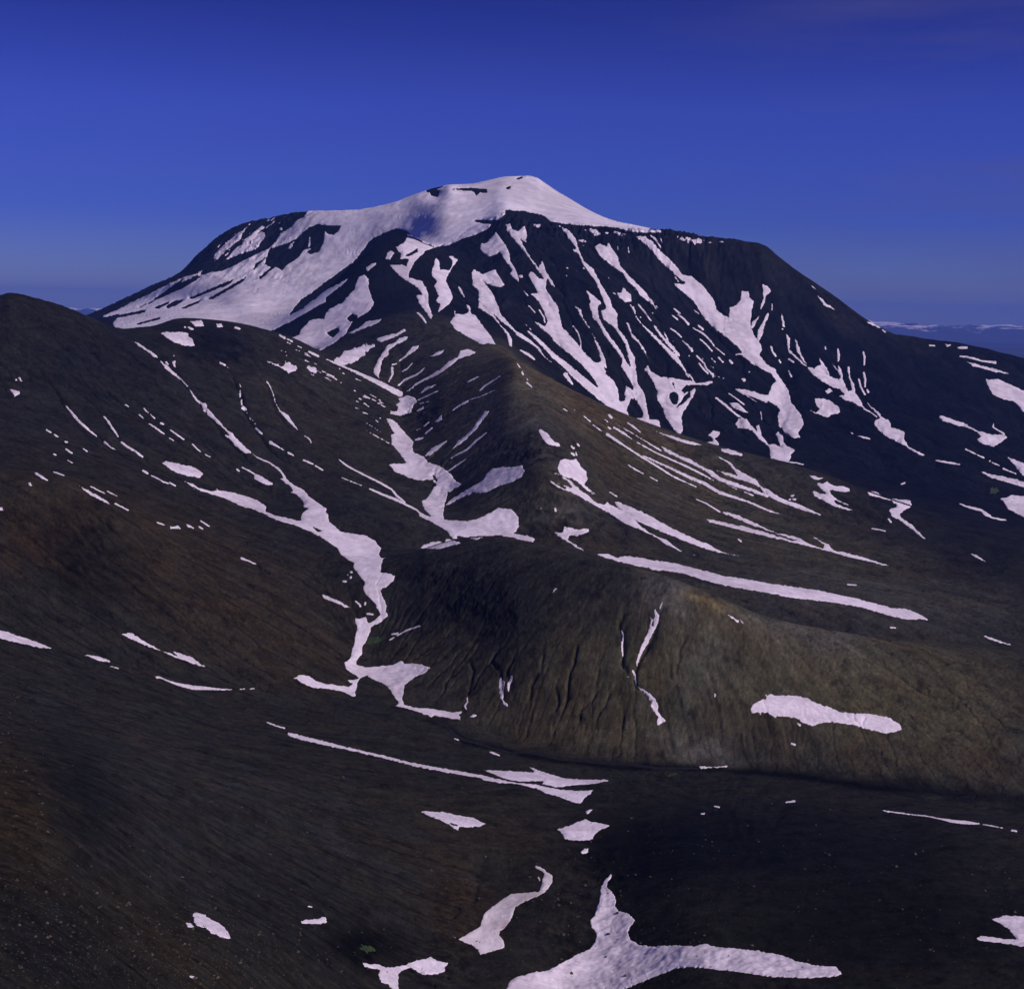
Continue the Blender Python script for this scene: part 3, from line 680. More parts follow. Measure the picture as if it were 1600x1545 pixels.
def patch_mesh(name, txt, mat, ymin=0.0, thick=1.0, rag=1.0, smoothk=1.0, over=0.0, parts=False):
    shapes = parse(txt)
    allp = np.concatenate([s[1][:, :2] for s in shapes])
    x0, y0 = allp.min(0) - 3; x1, y1 = allp.max(0) + 3
    x0 = max(x0, -60); x1 = min(x1, 1660); y1 = min(y1, 1600)
    area = (x1 - x0) * (y1 - y0)
    st = 1.1 if area > 30000 else (0.85 if area > 3000 else 0.6)
    nx, ny = int((x1 - x0) / st) + 2, int((y1 - y0) / st) + 2
    gx, gy = np.meshgrid(x0 + st * np.arange(nx), y0 + st * np.arange(ny))
    cx, cy = gx[:-1, :-1] + st / 2, gy[:-1, :-1] + st / 2
    def wob(a, f):
        return a * fbm(cx * f, cy * f, 4, 301, .62), a * fbm(cx * f + 50, cy * f + 20, 4, 303, .62)
    wxp, wyp = wob(3.8 * rag, .17); wxs, wys = wob(1.3, .3)
    m = np.zeros(cx.shape, bool)
    for op, P in shapes:
        if op == '+': m |= in_poly(cx + wxp, cy + wyp, P[:, :2])
        elif op == '~': m |= in_stroke(cx + wxs, cy + wys, P)
        else: m &= ~in_poly(cx + wxp * .7, cy + wyp * .7, P[:, :2])
    if not m.any(): print('EMPTY', name, txt[:40]); return None
    r, c = np.nonzero(m)
    vid = np.arange(nx * ny).reshape(ny, nx)
    q = np.stack([vid[r + 1, c], vid[r + 1, c + 1], vid[r, c + 1], vid[r, c]], 1)
    used, inv = np.unique(q, return_inverse=True); q = inv.reshape(q.shape)
    px = gx.ravel()[used]; py = gy.ravel()[used]
    # rounding of the outline
    cnt = np.bincount(q.ravel(), minlength=len(px)); edge = cnt < 4
    nb = np.concatenate([q[:, [0, 1]], q[:, [1, 2]], q[:, [2, 3]], q[:, [3, 0]]]); nb = np.concatenate([nb, nb[:, ::-1]])
    key = nb[:, 0].astype(np.int64) * len(px) + nb[:, 1]; uk, kc = np.unique(key, return_counts=True)
    ea, eb = uk // len(px), uk % len(px); bd = (kc == 1) | (edge[ea] & edge[eb])
    ea, eb = ea[bd], eb[bd]
    for _ in range(4):
        sx = np.bincount(ea, px[eb], len(px)); sy = np.bincount(ea, py[eb], len(px)); sc_ = np.bincount(ea, minlength=len(px))
        ok = edge & (sc_ >= 2)
        px = np.where(ok, .5 * px + .5 * sx / np.maximum(sc_, 1), px); py = np.where(ok, .5 * py + .5 * sy / np.maximum(sc_, 1), py)
    tt, uu = project(px, py, ymin, over)
    tq = tt[q]; good = ~np.isnan(tq).any(1)
    rngt = np.where(good, np.nanmax(np.where(np.isnan(tq), 0, tq), 1) - np.nanmin(np.where(np.isnan(tq), 99, tq), 1), 9)
    good &= rngt < (0.16 if over > 0 else 0.06)
    if good.sum() < 1: print('LOST', name, txt[:40]); return None
    q = q[good]; used, inv = np.unique(q, return_inverse=True); q = inv.reshape(q.shape)
    tt = tt[used]; uu = uu[used]
    cnt = np.bincount(q.ravel(), minlength=len(tt)); edge = cnt < 4
    # how deep inside the outline each point lies
    ring = np.where(edge, 0, 9).astype(float)
    for _ in range(5):
        mn = ring[q].min(1) + 1
        for k in range(4): np.minimum.at(ring, q[:, k], mn)
    y = np.exp(tt); z0 = sample(Z, uu, tt); z1 = sample(ZSM, uu, tt)
    dpt = np.clip(ring / 2.0, 0, 1)
    zb = z0 * (1 - dpt * smoothk) + np.maximum(z0 - y * 0.0004, z1) * dpt * smoothk
    thin = ring.max() < 3
    zb = zb + dpt * y * (2.6 / F) * thick * np.clip(ring / 5, 0, 1) * fbm(uu * 60, tt * 60, 3, 307, .55)
    inner = np.maximum(zb + y * 0.00030 * thick * (0.6 + .4 * np.clip(ring / 4, 0, 1)), z0 + y * .00012)
    z = np.where(edge, z0 + y * (0.0001 if thin else -0.0002), inner)
    vs = np.stack([uu * y, y, z + CAMZ], 1)
    # separate islands become separate things
    lab = np.arange(len(vs))
    while True:
        mn = lab[q].min(1); new = lab.copy()
        for k in range(4): np.minimum.at(new, q[:, k], mn)
        new = new[new]
        if (new == lab).all(): break
        lab = new
    comp = lab[q[:, 0]]; ids, num = np.unique(comp, return_counts=True); order = ids[np.argsort(-num)]; num = np.sort(num)[::-1]
    objs = []
    for k, c in enumerate(order):
        if k and (not parts or num[k] < 4): continue
        qq = q[comp == c]; us, iv = np.unique(qq, return_inverse=True); vv = vs[us]
        org = np.array([vv[:, 0].mean(), vv[:, 1].mean(), vv[:, 2].min()])
        o = make_mesh(name if k == 0 else parts, vv - org, iv.reshape(qq.shape), mat, True)
        o.location = org.tolist(); objs.append(o)
    return objs

def snow(name, label, cat, txt, ymin=0.0, mat=None, group=None, **kw):
    if mat is None: mat = MAT_SNOW_FAR if ymin >= 3000 else MAT_SNOW_MID
    if mat is not None and 'rag' not in kw: kw['rag'] = .55
    if ymin >= 3000 and 'rag' not in kw: kw['rag'] = 1.25
    objs = patch_mesh(name, txt, mat, ymin, parts='snow_fleck', **kw)
    if not objs: return
    put(objs[0], label, cat, group)
    core = 'stray snow fleck beside the ' + label
    w = core.replace(',', '').split()
    if len(w) > 16: w = w[:16]
    while w[-1] in ('the', 'of', 'and', 'a', 'in', 'on', 'with', 'to', 'by', 'from', 'below', 'under', 'black', 'left', 'right', 'beside', 'above', 'at', 'its', 'one', 'small', 'dark', 'upper', 'brown', 'half', 'slope'): w = w[:-1]
    for o in objs[1:]: put(o, ' '.join(w), 'snow fleck', 'stray flecks of ' + label if len(objs) > 2 else None)
GI, FA, RI = 4700, 4150, 0
snow('glacier', 'broad pinkish white ice cap covering the summit and left shoulder of the mountain', 'glacier',
 'A215,980 330,922 440,880 520,842 600,802 660,768 740,735 830,705 880,680 850,722 900,705 1000,690 1080,650 1150,612 1240,570 1290,545 1320,510 1350,460 1420,420 1440,390 1500,352 1520,325 '
 'B330,305 430,305 560,298 700,283 800,257 900,227 1000,194 1060,184 1075,205 1110,192 1165,166 1170,150 1300,133 1450,113 1600,93 C440,85 490,85 545,94 610,127 690,177 770,227 870,282 970,332 1070,367 1140,384 1230,412 1340,441 '
 '1330,455 1200,456 1130,450 1060,425 900,415 800,410 720,400 640,385 600,350 500,325 360,315 355,345 320,375 260,378 170,376 165,385 230,398 275,403 240,440 180,465 100,492 40,520 0,535 '
 'B1140,545 1060,525 1020,500 960,460 930,440 870,430 800,458 740,488 700,523 660,575 640,605 600,645 480,733 420,773 350,833 290,868 245,918 205,972 '
 '290,928 335,885 450,805 585,735 560,765 440,860 430,890 340,940 240,1000 110,1065 60,1080 A1200,1065 1050,1040 950,1020 870,1005 750,1000 650,1015 560,1045 480,1062 400,1070 310,1045 300,1020 330,985 400,978 330,965 260,985;'
 '-B55,650 75,590 85,560 140,540 200,520 270,485 300,450 330,425 390,403 440,412 530,410 520,435 485,470 450,462 428,440 420,520 390,575 340,590 320,575 370,545 300,560 250,620 190,655 165,690 120,665 25,745 20,735 100,670;'
 '-A780,865 1020,762 1060,745 1030,777 800,868;-A898,870 1140,732 1110,764 930,868;-A565,925 660,882 655,895 590,930;-A635,920 690,882 755,872 700,908 650,925;-A735,925 865,870 830,898 760,926;'
 '-A330,972 520,935 500,952 400,974;-A445,1028 600,983 595,995 470,1028;-A450,930 560,878 640,818 745,742 700,802 640,842 540,892;-A560,870 700,788 830,722 850,732 740,802 600,862;-A1180,690 1200,650 1260,610 1230,640;'
 '-A300,930 400,880 440,880 330,935 215,985;'
 '-B1230,183 1340,176 1440,185 1445,207 1400,200 1380,222 1358,195;-B1085,192 1120,186 1145,195 1135,232 1095,222;-C362,175 390,167 394,176 370,182;-C425,123 462,104 472,108 430,125', GI, MAT_ICE, rag=.6, thick=1.0, smoothk=.8, over=9.0)
snow('snow_patch','pale snow strip on the black rocks of the upper left rim, nearest the skyline','snow patch','A930,620 945,580 1010,520 1060,480 1110,440 1135,430 1100,500 1050,540 1000,580 960,625',GI)
snow('snow_patch','forked snow strip below the skyline strip on the upper left rim rocks','snow patch','A985,640 1040,590 1070,550 1110,530 1130,500 1160,470 1240,410 1260,420 1210,460 1250,450 1260,480 1200,560 1100,590 1030,620',GI)
snow('snow_fleck','bright snow fleck on the crest of the dark crag in the ice cap','snow fleck','B195,560 215,525 235,505 240,515 215,555;~B155,435,14 157,430,14',GI)
snow('snow_fleck','thin upright snow fleck in the black crag left of the glacier','snow fleck','~B335,485,6 335,525,8 330,545,5',GI)
snow('snow_patch','snow apron draped over the right side of the pointed fore peak','snow patch','B945,460 1000,480 1060,510 1140,540 1060,570 1030,600 990,640 960,700 950,735 1000,745 1045,760 1075,830 1080,900 1105,975 1090,1000 1060,950 1020,900 1000,850 1040,840 1010,800 970,775 930,750 890,720 850,680 835,655 900,655 910,650 940,665 955,620 900,620 905,590 870,545 920,520 940,490;-B930,600 1010,555 1012,572 955,602',FA)
snow('snow_patch','round snow blotch left of the fore peak apron','snow patch','B805,620 820,580 845,563 865,580 855,600 840,625',FA)
snow('snow_patch','small snow blotch below the round one on the fore peak','snow patch','B685,670 700,665 720,650 745,640 755,650 730,670 700,697 690,690',FA)
snow('snow_field','large bright snow slope running down the left foot of the fore peak','snow field','B270,1090 280,1060 340,1000 400,990 430,995 425,975 460,930 540,890 590,830 615,810 620,780 640,730 680,718 705,745 705,800 720,850 738,885 735,910 700,950 640,985 600,1020 560,1090 480,1150 370,1210 340,1200 215,1115 260,1095;-B568,990 600,963 632,973 628,1000 590,1012;-B440,1080 510,1050 522,1070 480,1112',FA)
snow('snow_patch','grey snow tongue beside the large bright slope below the fore peak','snow patch','B560,1090 640,1050 690,1010 790,993 760,1020 660,1060 600,1085',FA)
snow('snow_gully','Y shaped snow gully on the dark face right of the fore peak','snow gully','B1095,700 1125,605 1150,640 1150,680 1210,690 1230,640 1200,595 1230,600 1265,625 1230,670 1200,720 1190,760 1220,820 1232,860 1210,900 1170,930 1135,955 1150,900 1120,880 1140,850 1110,790 1130,760 1100,730',FA)
snow('snow_patch','fan of snow at the foot of the dark face beside the central ridge crest','snow patch','B1210,1015 1240,970 1230,910 1250,960 1290,965 1330,950 1310,895 1340,920 1345,960 1370,965 1420,1040 1470,1100 1500,1150 1400,1150 1320,1105 1250,1065',FA)
snow('snow_streak','short slanting snow streak right of the Y shaped gully','snow streak','B1258,790 1280,800 1305,860 1280,840;~B1270,795,10 1300,855,8',FA)
snow('snow_streak','thin snow streak on the lower spur below the fore peak','snow streak','~B1008,955,8 1040,985,10 1062,1018,8',FA)
snow('snow_field','great branching snow field of merging gullies in the middle of the black face','snow field',
 'C355,400 390,400 400,430 440,445 480,405 495,480 490,525 450,490 470,530 500,580 550,650 565,675 590,620 610,690 650,750 678,810 640,775 620,745 610,800 650,860 690,915 700,980 720,1050 780,1110 830,1170 F430,170 480,230 530,268 560,255 590,335 640,380 665,440 670,475 700,480 740,475 740,560 720,610 650,580 560,505 490,440 540,430 520,380 460,310 400,250 340,200 270,145 C640,1100 600,1070 530,1005 560,1015 605,1040 620,1010 600,950 560,880 510,835 560,830 500,720 520,690 570,740 600,745 560,690 530,650 480,580 420,510 370,450;'
 '~C480,1025,8 520,1062,6;~C500,1070,12 540,1105,18 600,1160,22 F260,225,26 330,280,34 400,345,40 480,415,44 560,475,50 650,545,50 720,580,40;'
 'C788,908 830,930 850,990 900,1070 935,1140 F510,60 530,120 550,170 585,240 595,310 555,270 545,205 515,130 490,60 C870,1040 830,980;'
 'C655,400 700,410 760,440 800,490 830,590 850,630 910,680 960,780 1010,860 1030,920 1060,960 1060,1040 1110,1110 1150,1200 F770,240 780,330 790,400 830,460 845,540 860,620 820,600 790,540 750,470 760,420 745,310 735,270 720,210 700,140 660,80 C1030,1040 1000,1020 970,1000 950,940 985,930 960,850 920,760 870,690 840,650 820,600 780,560 720,500 790,560 800,555 760,500 710,430;'
 'C855,805 900,840 955,880 955,905 935,920 945,980 980,1050 1020,1110 1080,1190 F700,230 745,305 775,310 775,400 760,430 740,385 680,290 690,250 650,190 600,130 560,70 530,10 C910,1000 880,900 890,880;'
 'F700,480 710,405 750,430 800,480 830,560 860,620 920,625 935,690 850,670 760,630 730,600 720,560;'
 '-F670,478 705,473 708,500 680,508 668,495;-F745,490 775,500 820,580 815,612 740,612 720,560',FA)
snow('snow_field','triangular snow field with rock islands low on the black face, right of the branching one','snow field',
 'C1098,983 1135,1030 1150,1080 1200,1140 F820,160 850,230 864,290 840,225 790,150 C1150,1110 1125,1050;F825,310 850,278 868,320 930,355 1000,360 1080,375 1120,375 1150,395 1250,378 1262,388 1220,412 1150,405 1090,410 1060,440 1080,455 1120,440 1150,420 1140,470 1100,530 1060,600 1070,690 1050,720 1010,685 960,610 940,550 905,500 905,440 870,370;'
 '-F985,462 1010,448 1040,475 1035,520 1010,530 990,500;-F1025,552 1080,478 1112,448 1112,478 1070,520;-F1000,365 1010,400 1015,430 1005,400;'
 'C1125,895 1165,915 1175,970 1220,1030 1290,1090 1350,1150 1400,1195 F1025,215 1045,240 1095,325 1120,375 1100,360 1060,300 1000,240 940,170 860,90 800,20 C1175,985 1150,930;'
 '~F890,40,12 920,80,15 960,130,18 1000,170,22 1040,220,16;~F950,75,8 975,130,10;~F1110,340,10 1140,390,10',FA)
snow('snow_patch','small three pointed snow patch high on the face between two long gullies','snow patch','C1055,825 1080,830 1095,795 1140,840 1150,885 1100,890 1070,860',FA)
snow('snow_gully','long straight snow gully tapering downward from the upper right cliffs','snow gully','C915,545 945,520 990,540 1000,510 1025,550 1060,600 1080,660 1130,720 1190,780 1240,830 1275,880 1300,920 1315,950 1260,890 1200,850 1170,800 1130,770 1090,710 1020,660 950,600 930,570',FA)
snow('snow_field','widest snow gully of the face, sweeping from the rim down to a long tongue on the right','snow field',
 'C1140,458 1180,478 1230,475 D70,300 130,370 200,430 240,480 270,515 320,525 390,580 440,640 470,690 480,730 520,770 555,780 560,720 600,705 625,680 635,605 650,620 685,615 685,660 715,680 700,740 690,830 720,900 750,940 765,980 750,1020 790,1070 850,1110 870,1150 E100,590 130,640 145,710 210,790 225,855 190,905 205,935 165,942 110,912 65,860 60,790 75,765 50,740 0,705 F1600,525 1520,490 1430,460 1380,430 1460,430 1550,460 1600,470 E25,600 50,580 20,540 F1600,330 1500,275 1435,222 1385,215 1435,205 D600,960 540,910 470,860 410,800 370,740 330,680 270,630 220,590 215,570 260,575 285,570 240,540 200,500 120,430 50,340;~D215,525,8 240,560,10;~D65,270,10 100,300,12 130,350,8',FA)
snow('snow_patch','broken snow patch under the rim cliffs at the top centre of the face','snow patch','C530,395 580,400 575,440 545,425',FA,rag=1.6)
snow('snow_patch','row of broken snow patches on the cliff band below the ice cap edge','snow patch','C885,425 920,430 950,455 955,475 910,470 880,440;C840,425 865,440 890,467 870,455;C1030,447 1080,455 1070,468 1035,462;C1085,455 1112,463 1110,475 1080,472;C1085,480 1112,488 1100,492;~C980,455,8 1000,458,8;~C1060,540,8 1062,560,8;~C1125,545,8 1130,580,8;~C820,505,12 860,510,12;~C840,535,8 850,535,8',FA,rag=1.6)
snow('snow_patch','speckled snow patch on the cliffs just under the right summit rim','snow patch','D230,280 290,285 330,295 400,295 395,312 350,325 300,310 240,295;~D160,275,6 165,290,6;~D130,290,6 140,320,8;~D425,315,6 445,318,6;~D500,312,10 520,312,8;~D645,335,6;~D315,330,6;~D525,365,4',FA,rag=2.0)
snow('snow_patch','bright bent snow patch near the upper left end of the black face','snow patch','C205,520 240,520 265,490 300,450 330,490 360,530 385,580 390,630 420,680 445,740 445,765 410,740 385,715 400,690 350,620 320,570 310,590 260,605 215,580 200,550',FA)
snow('snow_fleck','small snow fleck at the foot of the bright bent patch','snow fleck','C440,720 465,715 470,735 450,740',FA)
snow('snow_gully','snow gully shaped like a boot with two thin tails, left half of the face','snow gully','C148,700 160,680 215,710 230,705 295,685 330,740 355,780 330,800 240,775 210,745 280,830 310,900 330,960 380,1020 440,1080 450,1110 400,1060 330,1010 285,960 330,1030 360,1060 400,1110 402,1170 385,1165 365,1090 320,1030 270,975 190,925 190,820 150,780;~C435,1085,22 520,1140,16 580,1190,12 F150,165,8 210,238,5 250,265,4',FA)
snow('snow_patch','small snow patch at the foot of the dark face touching the brown ridge','snow patch','F325,325 345,325 382,395 382,410 350,385 320,345;~F290,290,4 320,318,5;~F55,190,10 100,215,18 140,245,12;~F580,528,8 650,555,8',3900)
for lab, t in [
 ('hair thin snow streak left of the main gully, upper one of two','~C475,820,4 500,850,5'),
 ('hair thin snow streak left of the main gully, lower one of two','~C505,912,6 545,955,6'),
 ('thin snow streak hugging the left edge of the main gully','~C570,938,7 600,985,8 605,1015,5'),
 ('curved hair of snow ending beside the branching snow field','~C782,1040,6 815,1085,7 828,1140,8 830,1180,5'),
 ('thin snow streak right of the long straight gully','~C1190,903,6 1230,955,8 1270,1008,5'),
 ('pair of short snow dashes high on the right of the face','~D215,732,8 250,762,8;~D200,770,6 235,798,8'),
 ('slanting snow dash beside the pair of short dashes','~D240,768,8 275,795,8 302,826,12'),
 ('long thin snow dash left of the widest gully','~D190,855,6 225,875,8 260,910,6'),
 ('bright snow dash near the foot of the right face streaks','~D265,930,8 300,960,10 325,992,14'),
 ('thin snow thread running parallel to the widest gully','~D330,850,5 400,890,9 440,930,8 462,962,6;~D365,835,10 395,860,8'),
 ('short snow thread below the parallel thread','~D375,920,6 410,950,8 450,995,8'),
 ('faint snow thread nearest the widest gully','~D470,972,5 500,995,6 528,1018,5'),
 ('bright kinked snow streak above the triangular field','~D355,1025,10 400,1070,10 415,1105,9 455,1140,14 455,1155,10'),
 ('thin snow streak left of the bright kinked one','~D368,1070,7 390,1100,8 425,1135,8'),
 ('small snow dash below the widest gully','~D490,1035,6 520,1065,6'),
 ('second small snow dash below the widest gully, further right','~D560,1052,8 575,1070,12'),
 ('snow tick beside the narrow part of the widest gully','~D445,1040,5 472,1065,6;~D340,740,5 368,762,5'),
 ('ragged small snow patch on the dark bench under the widest gully','D635,1172 655,1165 665,1180 650,1190;~D682,1125,8;~D520,1165,8'),
 ('hair of snow right of the widest gully, above the dark hollow','~D818,968,8 830,1000,6 850,1025,6;~D870,1050,8 878,1070,6'),
 ('short snow dash above the wing shaped field','~D930,1045,8 955,1060,6;~D930,1120,7 945,1150,6'),
 ]: snow('snow_streak', lab, 'snow streak', t, FA)
snow('snow_gully','slim snow gully splitting below the right cliffs','snow gully','D690,850 700,812 750,770 740,792 700,860;D730,915 735,860 765,820 790,760 808,755 800,790 780,830 765,900 740,935',FA)
snow('snow_patch','ragged snow patch high on the right cliffs with a thin tail','snow patch','D765,575 800,590 820,620 790,650 780,690 755,740 750,720 770,670;~D825,700,6 825,735,8',FA)
snow('snow_streak','small pointed snow streak alone on the dark right cliffs','snow streak','D880,755 895,780 908,850 890,840;~D890,858,8',FA)
snow('snow_field','wing shaped snow field with upright fingers on the dark right flank','snow field',
 'D912,885 940,910 935,980 970,1020 1050,1090 1030,1090 970,1040 925,1000;E240,495 290,500 320,480 330,480 310,415 340,460 370,500 390,550 440,570 455,560 430,520 380,450 420,490 440,515 438,475 460,510 470,570 500,640 525,640 505,560 490,490 510,490 515,560 540,600 545,650 580,700 605,755 560,735 540,720 480,700 435,675 480,665 440,630 400,620 330,580 280,540;D968,910 985,940 1010,1020 1052,1085 1020,1060 975,990;~E600,755,10 640,775,8 680,805,8',3500)
snow('snow_patch','snow patch with a curled head trailing down the dark right slope','snow patch','E610,710 640,735 710,790 705,800 765,830 770,870 840,890 860,905 850,940 880,990 940,1020 985,1040 960,1050 900,1020 860,990 740,930 690,890 662,850 670,825 700,815 650,755;~E620,715,5 650,755,6',3500)
snow('snow_patch','leaf shaped snow patch below the wing shaped field','snow patch','E290,690 345,690 380,700 440,740 455,780 390,795 380,810 340,800 240,760 300,775 320,760 300,730',3500)
snow('snow_fleck','small oval of snow between the wing shaped field and the leaf shaped patch','snow fleck','E355,645 385,625 405,645 370,667',3500)
for lab, t in [('upper one of three short upright snow streaks on the blackest cliff','~E595,397,8 603,430,14 600,480,8'),
 ('longest of the upright snow streaks low on the blackest cliff','~E598,530,10 606,570,15 606,618,10;~E618,635,9 626,650,14'),
 ('thin leaning snow streak left of the upright ones on the blackest cliff','~E568,570,8 580,620,10 606,668,8'),
 ('upright snow streak above the fingers of the wing shaped field','~E437,382,8 442,420,12 440,455,9;~E357,368,8 360,382,8'),
 ('hooked snow hair right of the big tongue','~E20,370,10 30,400,8 50,430,6;~E70,450,5 78,468,8'),
 ('tiny crumbled snow streak above the leaf shaped patch','~E130,445,8 160,465,8;~E130,520,7 147,555,8')]: snow('snow_streak', lab, 'snow streak', t, 3500)
snow('snow_patch','broad grey white snow slab at the right edge of the photo','snow patch','E1355,570 1440,568 1600,640 1680,680 1680,800 1590,775 1570,740 1530,705 1480,700 1400,665',3300)
snow('snow_patch','dart shaped snow patch in a hollow of the dark right flank','snow patch','E1065,800 1090,795 1230,845 1320,895 1400,915 1480,915 1500,935 1410,995 1340,975 1300,945 1330,930 1310,905 1250,875 1180,860 1090,830;~E1412,845,8 1405,870,9 1440,890,10 1475,912,12',3300)
snow('snow_streak','long thin snow streak on the shoulder near the right edge','snow streak','E1230,458 1300,475 1420,505 1520,540 1400,522 1280,487',3300)
snow('snow_streak','wavy snow streak just above the long one on the right shoulder','snow streak','~E1200,428,8 1240,430,10 1290,442,14 1340,457,8 1420,466,16',3300)
snow('snow_fleck','left one of two flat snow flecks on the right skyline shoulder','snow fleck','E1100,350 1145,352 1140,366 1115,366',3300)
snow('snow_fleck','right one of two flat snow flecks on the right skyline shoulder','snow fleck','E1175,372 1215,362 1252,368 1245,382 1190,380',3300)
snow('snow_fleck','faint small snow fleck left of the two flat ones on the right shoulder','snow fleck','~E1010,360,9 1040,362,8',3300)
snow('snow_streak','bright tapering snow streak high on the right skyline slope','snow streak','E303,43 340,68 360,92 428,140 390,127 345,107 328,78;~D1075,590,7 1095,605,5',FA)
snow('snow_streak','thin bright snow sliver at the foot of the right skyline slope','snow streak','E610,207 650,218 690,235 718,256 650,235;~E715,263,6 735,276,6',FA)
snow('snow_patch','square ended snow patch straddling the bottom edge of the bench right of the tongue','snow patch','L1490,52 1600,95 1680,130 1680,240 1590,170 1545,115',2600)
snow('snow_streak','pale curved snow band on the dark plain by the right edge','snow streak','L1318,140 1420,168 1550,193 1600,210 1680,235 1680,265 1600,247 1500,217 1380,182',2600)
snow('snow_streak','dotted snow thread above the pale curved band on the right','snow streak','~L1235,8,8 1290,35,5 1350,62,8;~L1385,82,10;~L1400,92,5 1445,110,7;~L1470,130,10 1500,142,6 1550,162,5',2600)
snow('snow_patch','rounded snow patch cut by the right edge, beside bright green moss','snow patch','L1450,312 1490,308 1520,290 1600,300 1680,315 1680,480 1590,430 1500,380',2600)
snow('snow_streak','wavy snow streak left of the rounded patch by the right edge','snow streak','L1168,340 1220,350 1330,380 1370,400 1410,430 1500,448 1500,455 1440,452 1360,427 1330,397 1260,377',2300)
snow('snow_streak','short snow sliver alone on the dark right plain','snow streak','L1262,658 1300,668 1365,710 1310,692',2200)
snow('snow_streak','thin snow line low between the curled patch and the right plain','snow streak','~L1050,78,7 1100,87,9 1150,95,10 1200,104,5',2600)
snow('snow_streak','short snow line above the S shaped patch','snow streak','E550,925 600,926 645,948 600,940;~E520,905,6 530,912,4',2900)
snow('snow_patch','S shaped snow patch curling round a brown knoll on the right','snow patch','L620,275 660,265 700,285 725,305 780,315 890,325 902,355 880,375 825,410 830,430 900,480 950,530 998,577 960,560 900,510 820,450 775,430 755,395 760,380 800,370 800,350 770,330 690,310 630,295',2300)
snow('snow_fleck','small bright snow fleck left of the S shaped patch','snow fleck','~L752,442,8 768,463,10',2200)
snow('snow_streak','faint snow dash below the forked patch on the right knoll','snow streak','~L650,503,6 690,510,6 735,520,4',2200)
snow('snow_fleck','faint snow fleck on the dark plain above the S shaped patch','snow fleck','~L835,225,9 855,218,9',2600)
snow('snow_patch','forked snow patch like an antler on the olive knoll at right','snow patch','L305,212 340,225 370,205 410,235 470,235 510,255 515,275 470,274 400,262 385,268 400,295 430,320 500,350 540,366 480,352 415,325 425,345 480,370 558,394 490,388 420,367 360,337 290,302 278,275 290,262 330,285 365,285 325,250 310,235',2300)
snow('snow_fleck','ragged snow fleck capping the antler shaped patch','snow fleck','L252,167 300,178 330,183 350,185 345,192 305,202 270,187',2300)
snow('snow_fleck','cluster of crumbs of snow left of the antler shaped patch','snow fleck','L140,300 165,293 160,303 145,308;L125,318 145,314 143,326 128,328;L152,312 182,318 175,332 155,326',2200)
snow('snow_streak','slim snow streak just under the crest where the ridge meets the black face','snow streak','F885,690 950,710 1010,725 1080,750 1150,765 1195,787 1120,780 1050,762 990,737',2300)
snow('snow_patch','hourglass shaped snow patch at the foot of the black spur','snow patch','F1222,720 1260,690 1300,700 1300,720 1270,740 1295,770 1290,800 1215,782 1215,765 1255,760 1250,735',3700)
snow('snow_patch','grey half moon of snow at the base of the black spur','snow patch','F1305,805 1350,803 1440,835 1440,850 1370,840 1310,822',2900)
snow('snow_patch','curved snow bank on the bench below the long snow tongue','snow patch','E45,905 65,898 95,925 100,965 120,985 175,1012 145,1045 140,1070 120,1090 60,1082 15,1072 8,1015 0,975 45,975 80,995 60,950;~E130,1088,8 180,1093,10 222,1104,8;~F1560,745,10 1600,780,10',3300)
snow('snow_patch','ragged L shaped snow patch left of the long tongue','snow patch','F1395,650 1420,615 1470,620 1485,650 1530,695 1525,660 1545,655 1560,720 1600,772 1600,785 1540,742 1500,690 1450,677 1410,677',3700)
snow('snow_streak','thin snow thread slanting down to the ragged L shaped patch','snow streak','~F1275,487,9 1330,530,12 1400,590,9 1440,618,9;~F1355,460,5 1400,490,7 1450,530,5',3700)
snow('snow_patch','crumbly snow patch between the tongue and the L shaped patch','snow patch','F1355,518 1410,515 1440,545 1482,582 1440,577 1370,540;~F1430,450,7 1525,510,6;~F1555,575,7 1560,620,7',3700)
snow('snow_fleck','pointed snow fleck above the crumbly patch','snow fleck','F1432,370 1450,362 1462,375 1455,388',3700)
# right flank of the central ridge
for lab, t in [
 ('short bright snow dash highest on the right flank of the central ridge','F598,590 615,592 632,612 625,620 610,610'),
 ('double snow dash below the highest one on the central ridge flank','~F638,672,12 700,710,12 752,746,5'),
 ('thin snow dash right of the double one near the ridge crest','~F722,642,5 760,668,9 802,702,5'),
 ('longest leftmost snow line running down the right flank of the ridge','~F595,715,14 640,745,12 700,785,8 800,850,8 900,910,9 1000,975,7 1080,1012,7 1155,1045,4'),
 ('second snow line from the left on the ridge flank, bending to the plain','~F820,850,10 900,885,12 1000,930,14 1100,980,18 1200,1020,20 1300,1080,18 1400,1110,14 1500,1145,12 1600,1190,12 L50,405,8 78,413,4'),
 ('fine snow line between the two thick bands of the ridge flank','~F780,765,5 900,830,7 1000,875,8 1100,920,10 1200,970,9 1262,1003,4;~F1350,1035,4 1405,1057,5;~F1450,1075,5 1510,1098,7'),
 ('lowest faint snow line on the shaded part of the ridge flank','~K725,105,5 770,135,8 820,160,5;~K860,180,4 910,207,5'),
 ('hair of snow joining the ridge flank to the flat streaks below','~K1150,320,5 1210,345,7 1300,400,8'),
 ('stubby snow dash above the twin bands on the brown flank','~K612,277,6 655,303,6'),
 ('tiny snow dash out on the brown plain below the ridge flank','~K1415,571,8 1432,583,9'),
 ]: snow('snow_streak', lab, 'snow streak', t, 0)
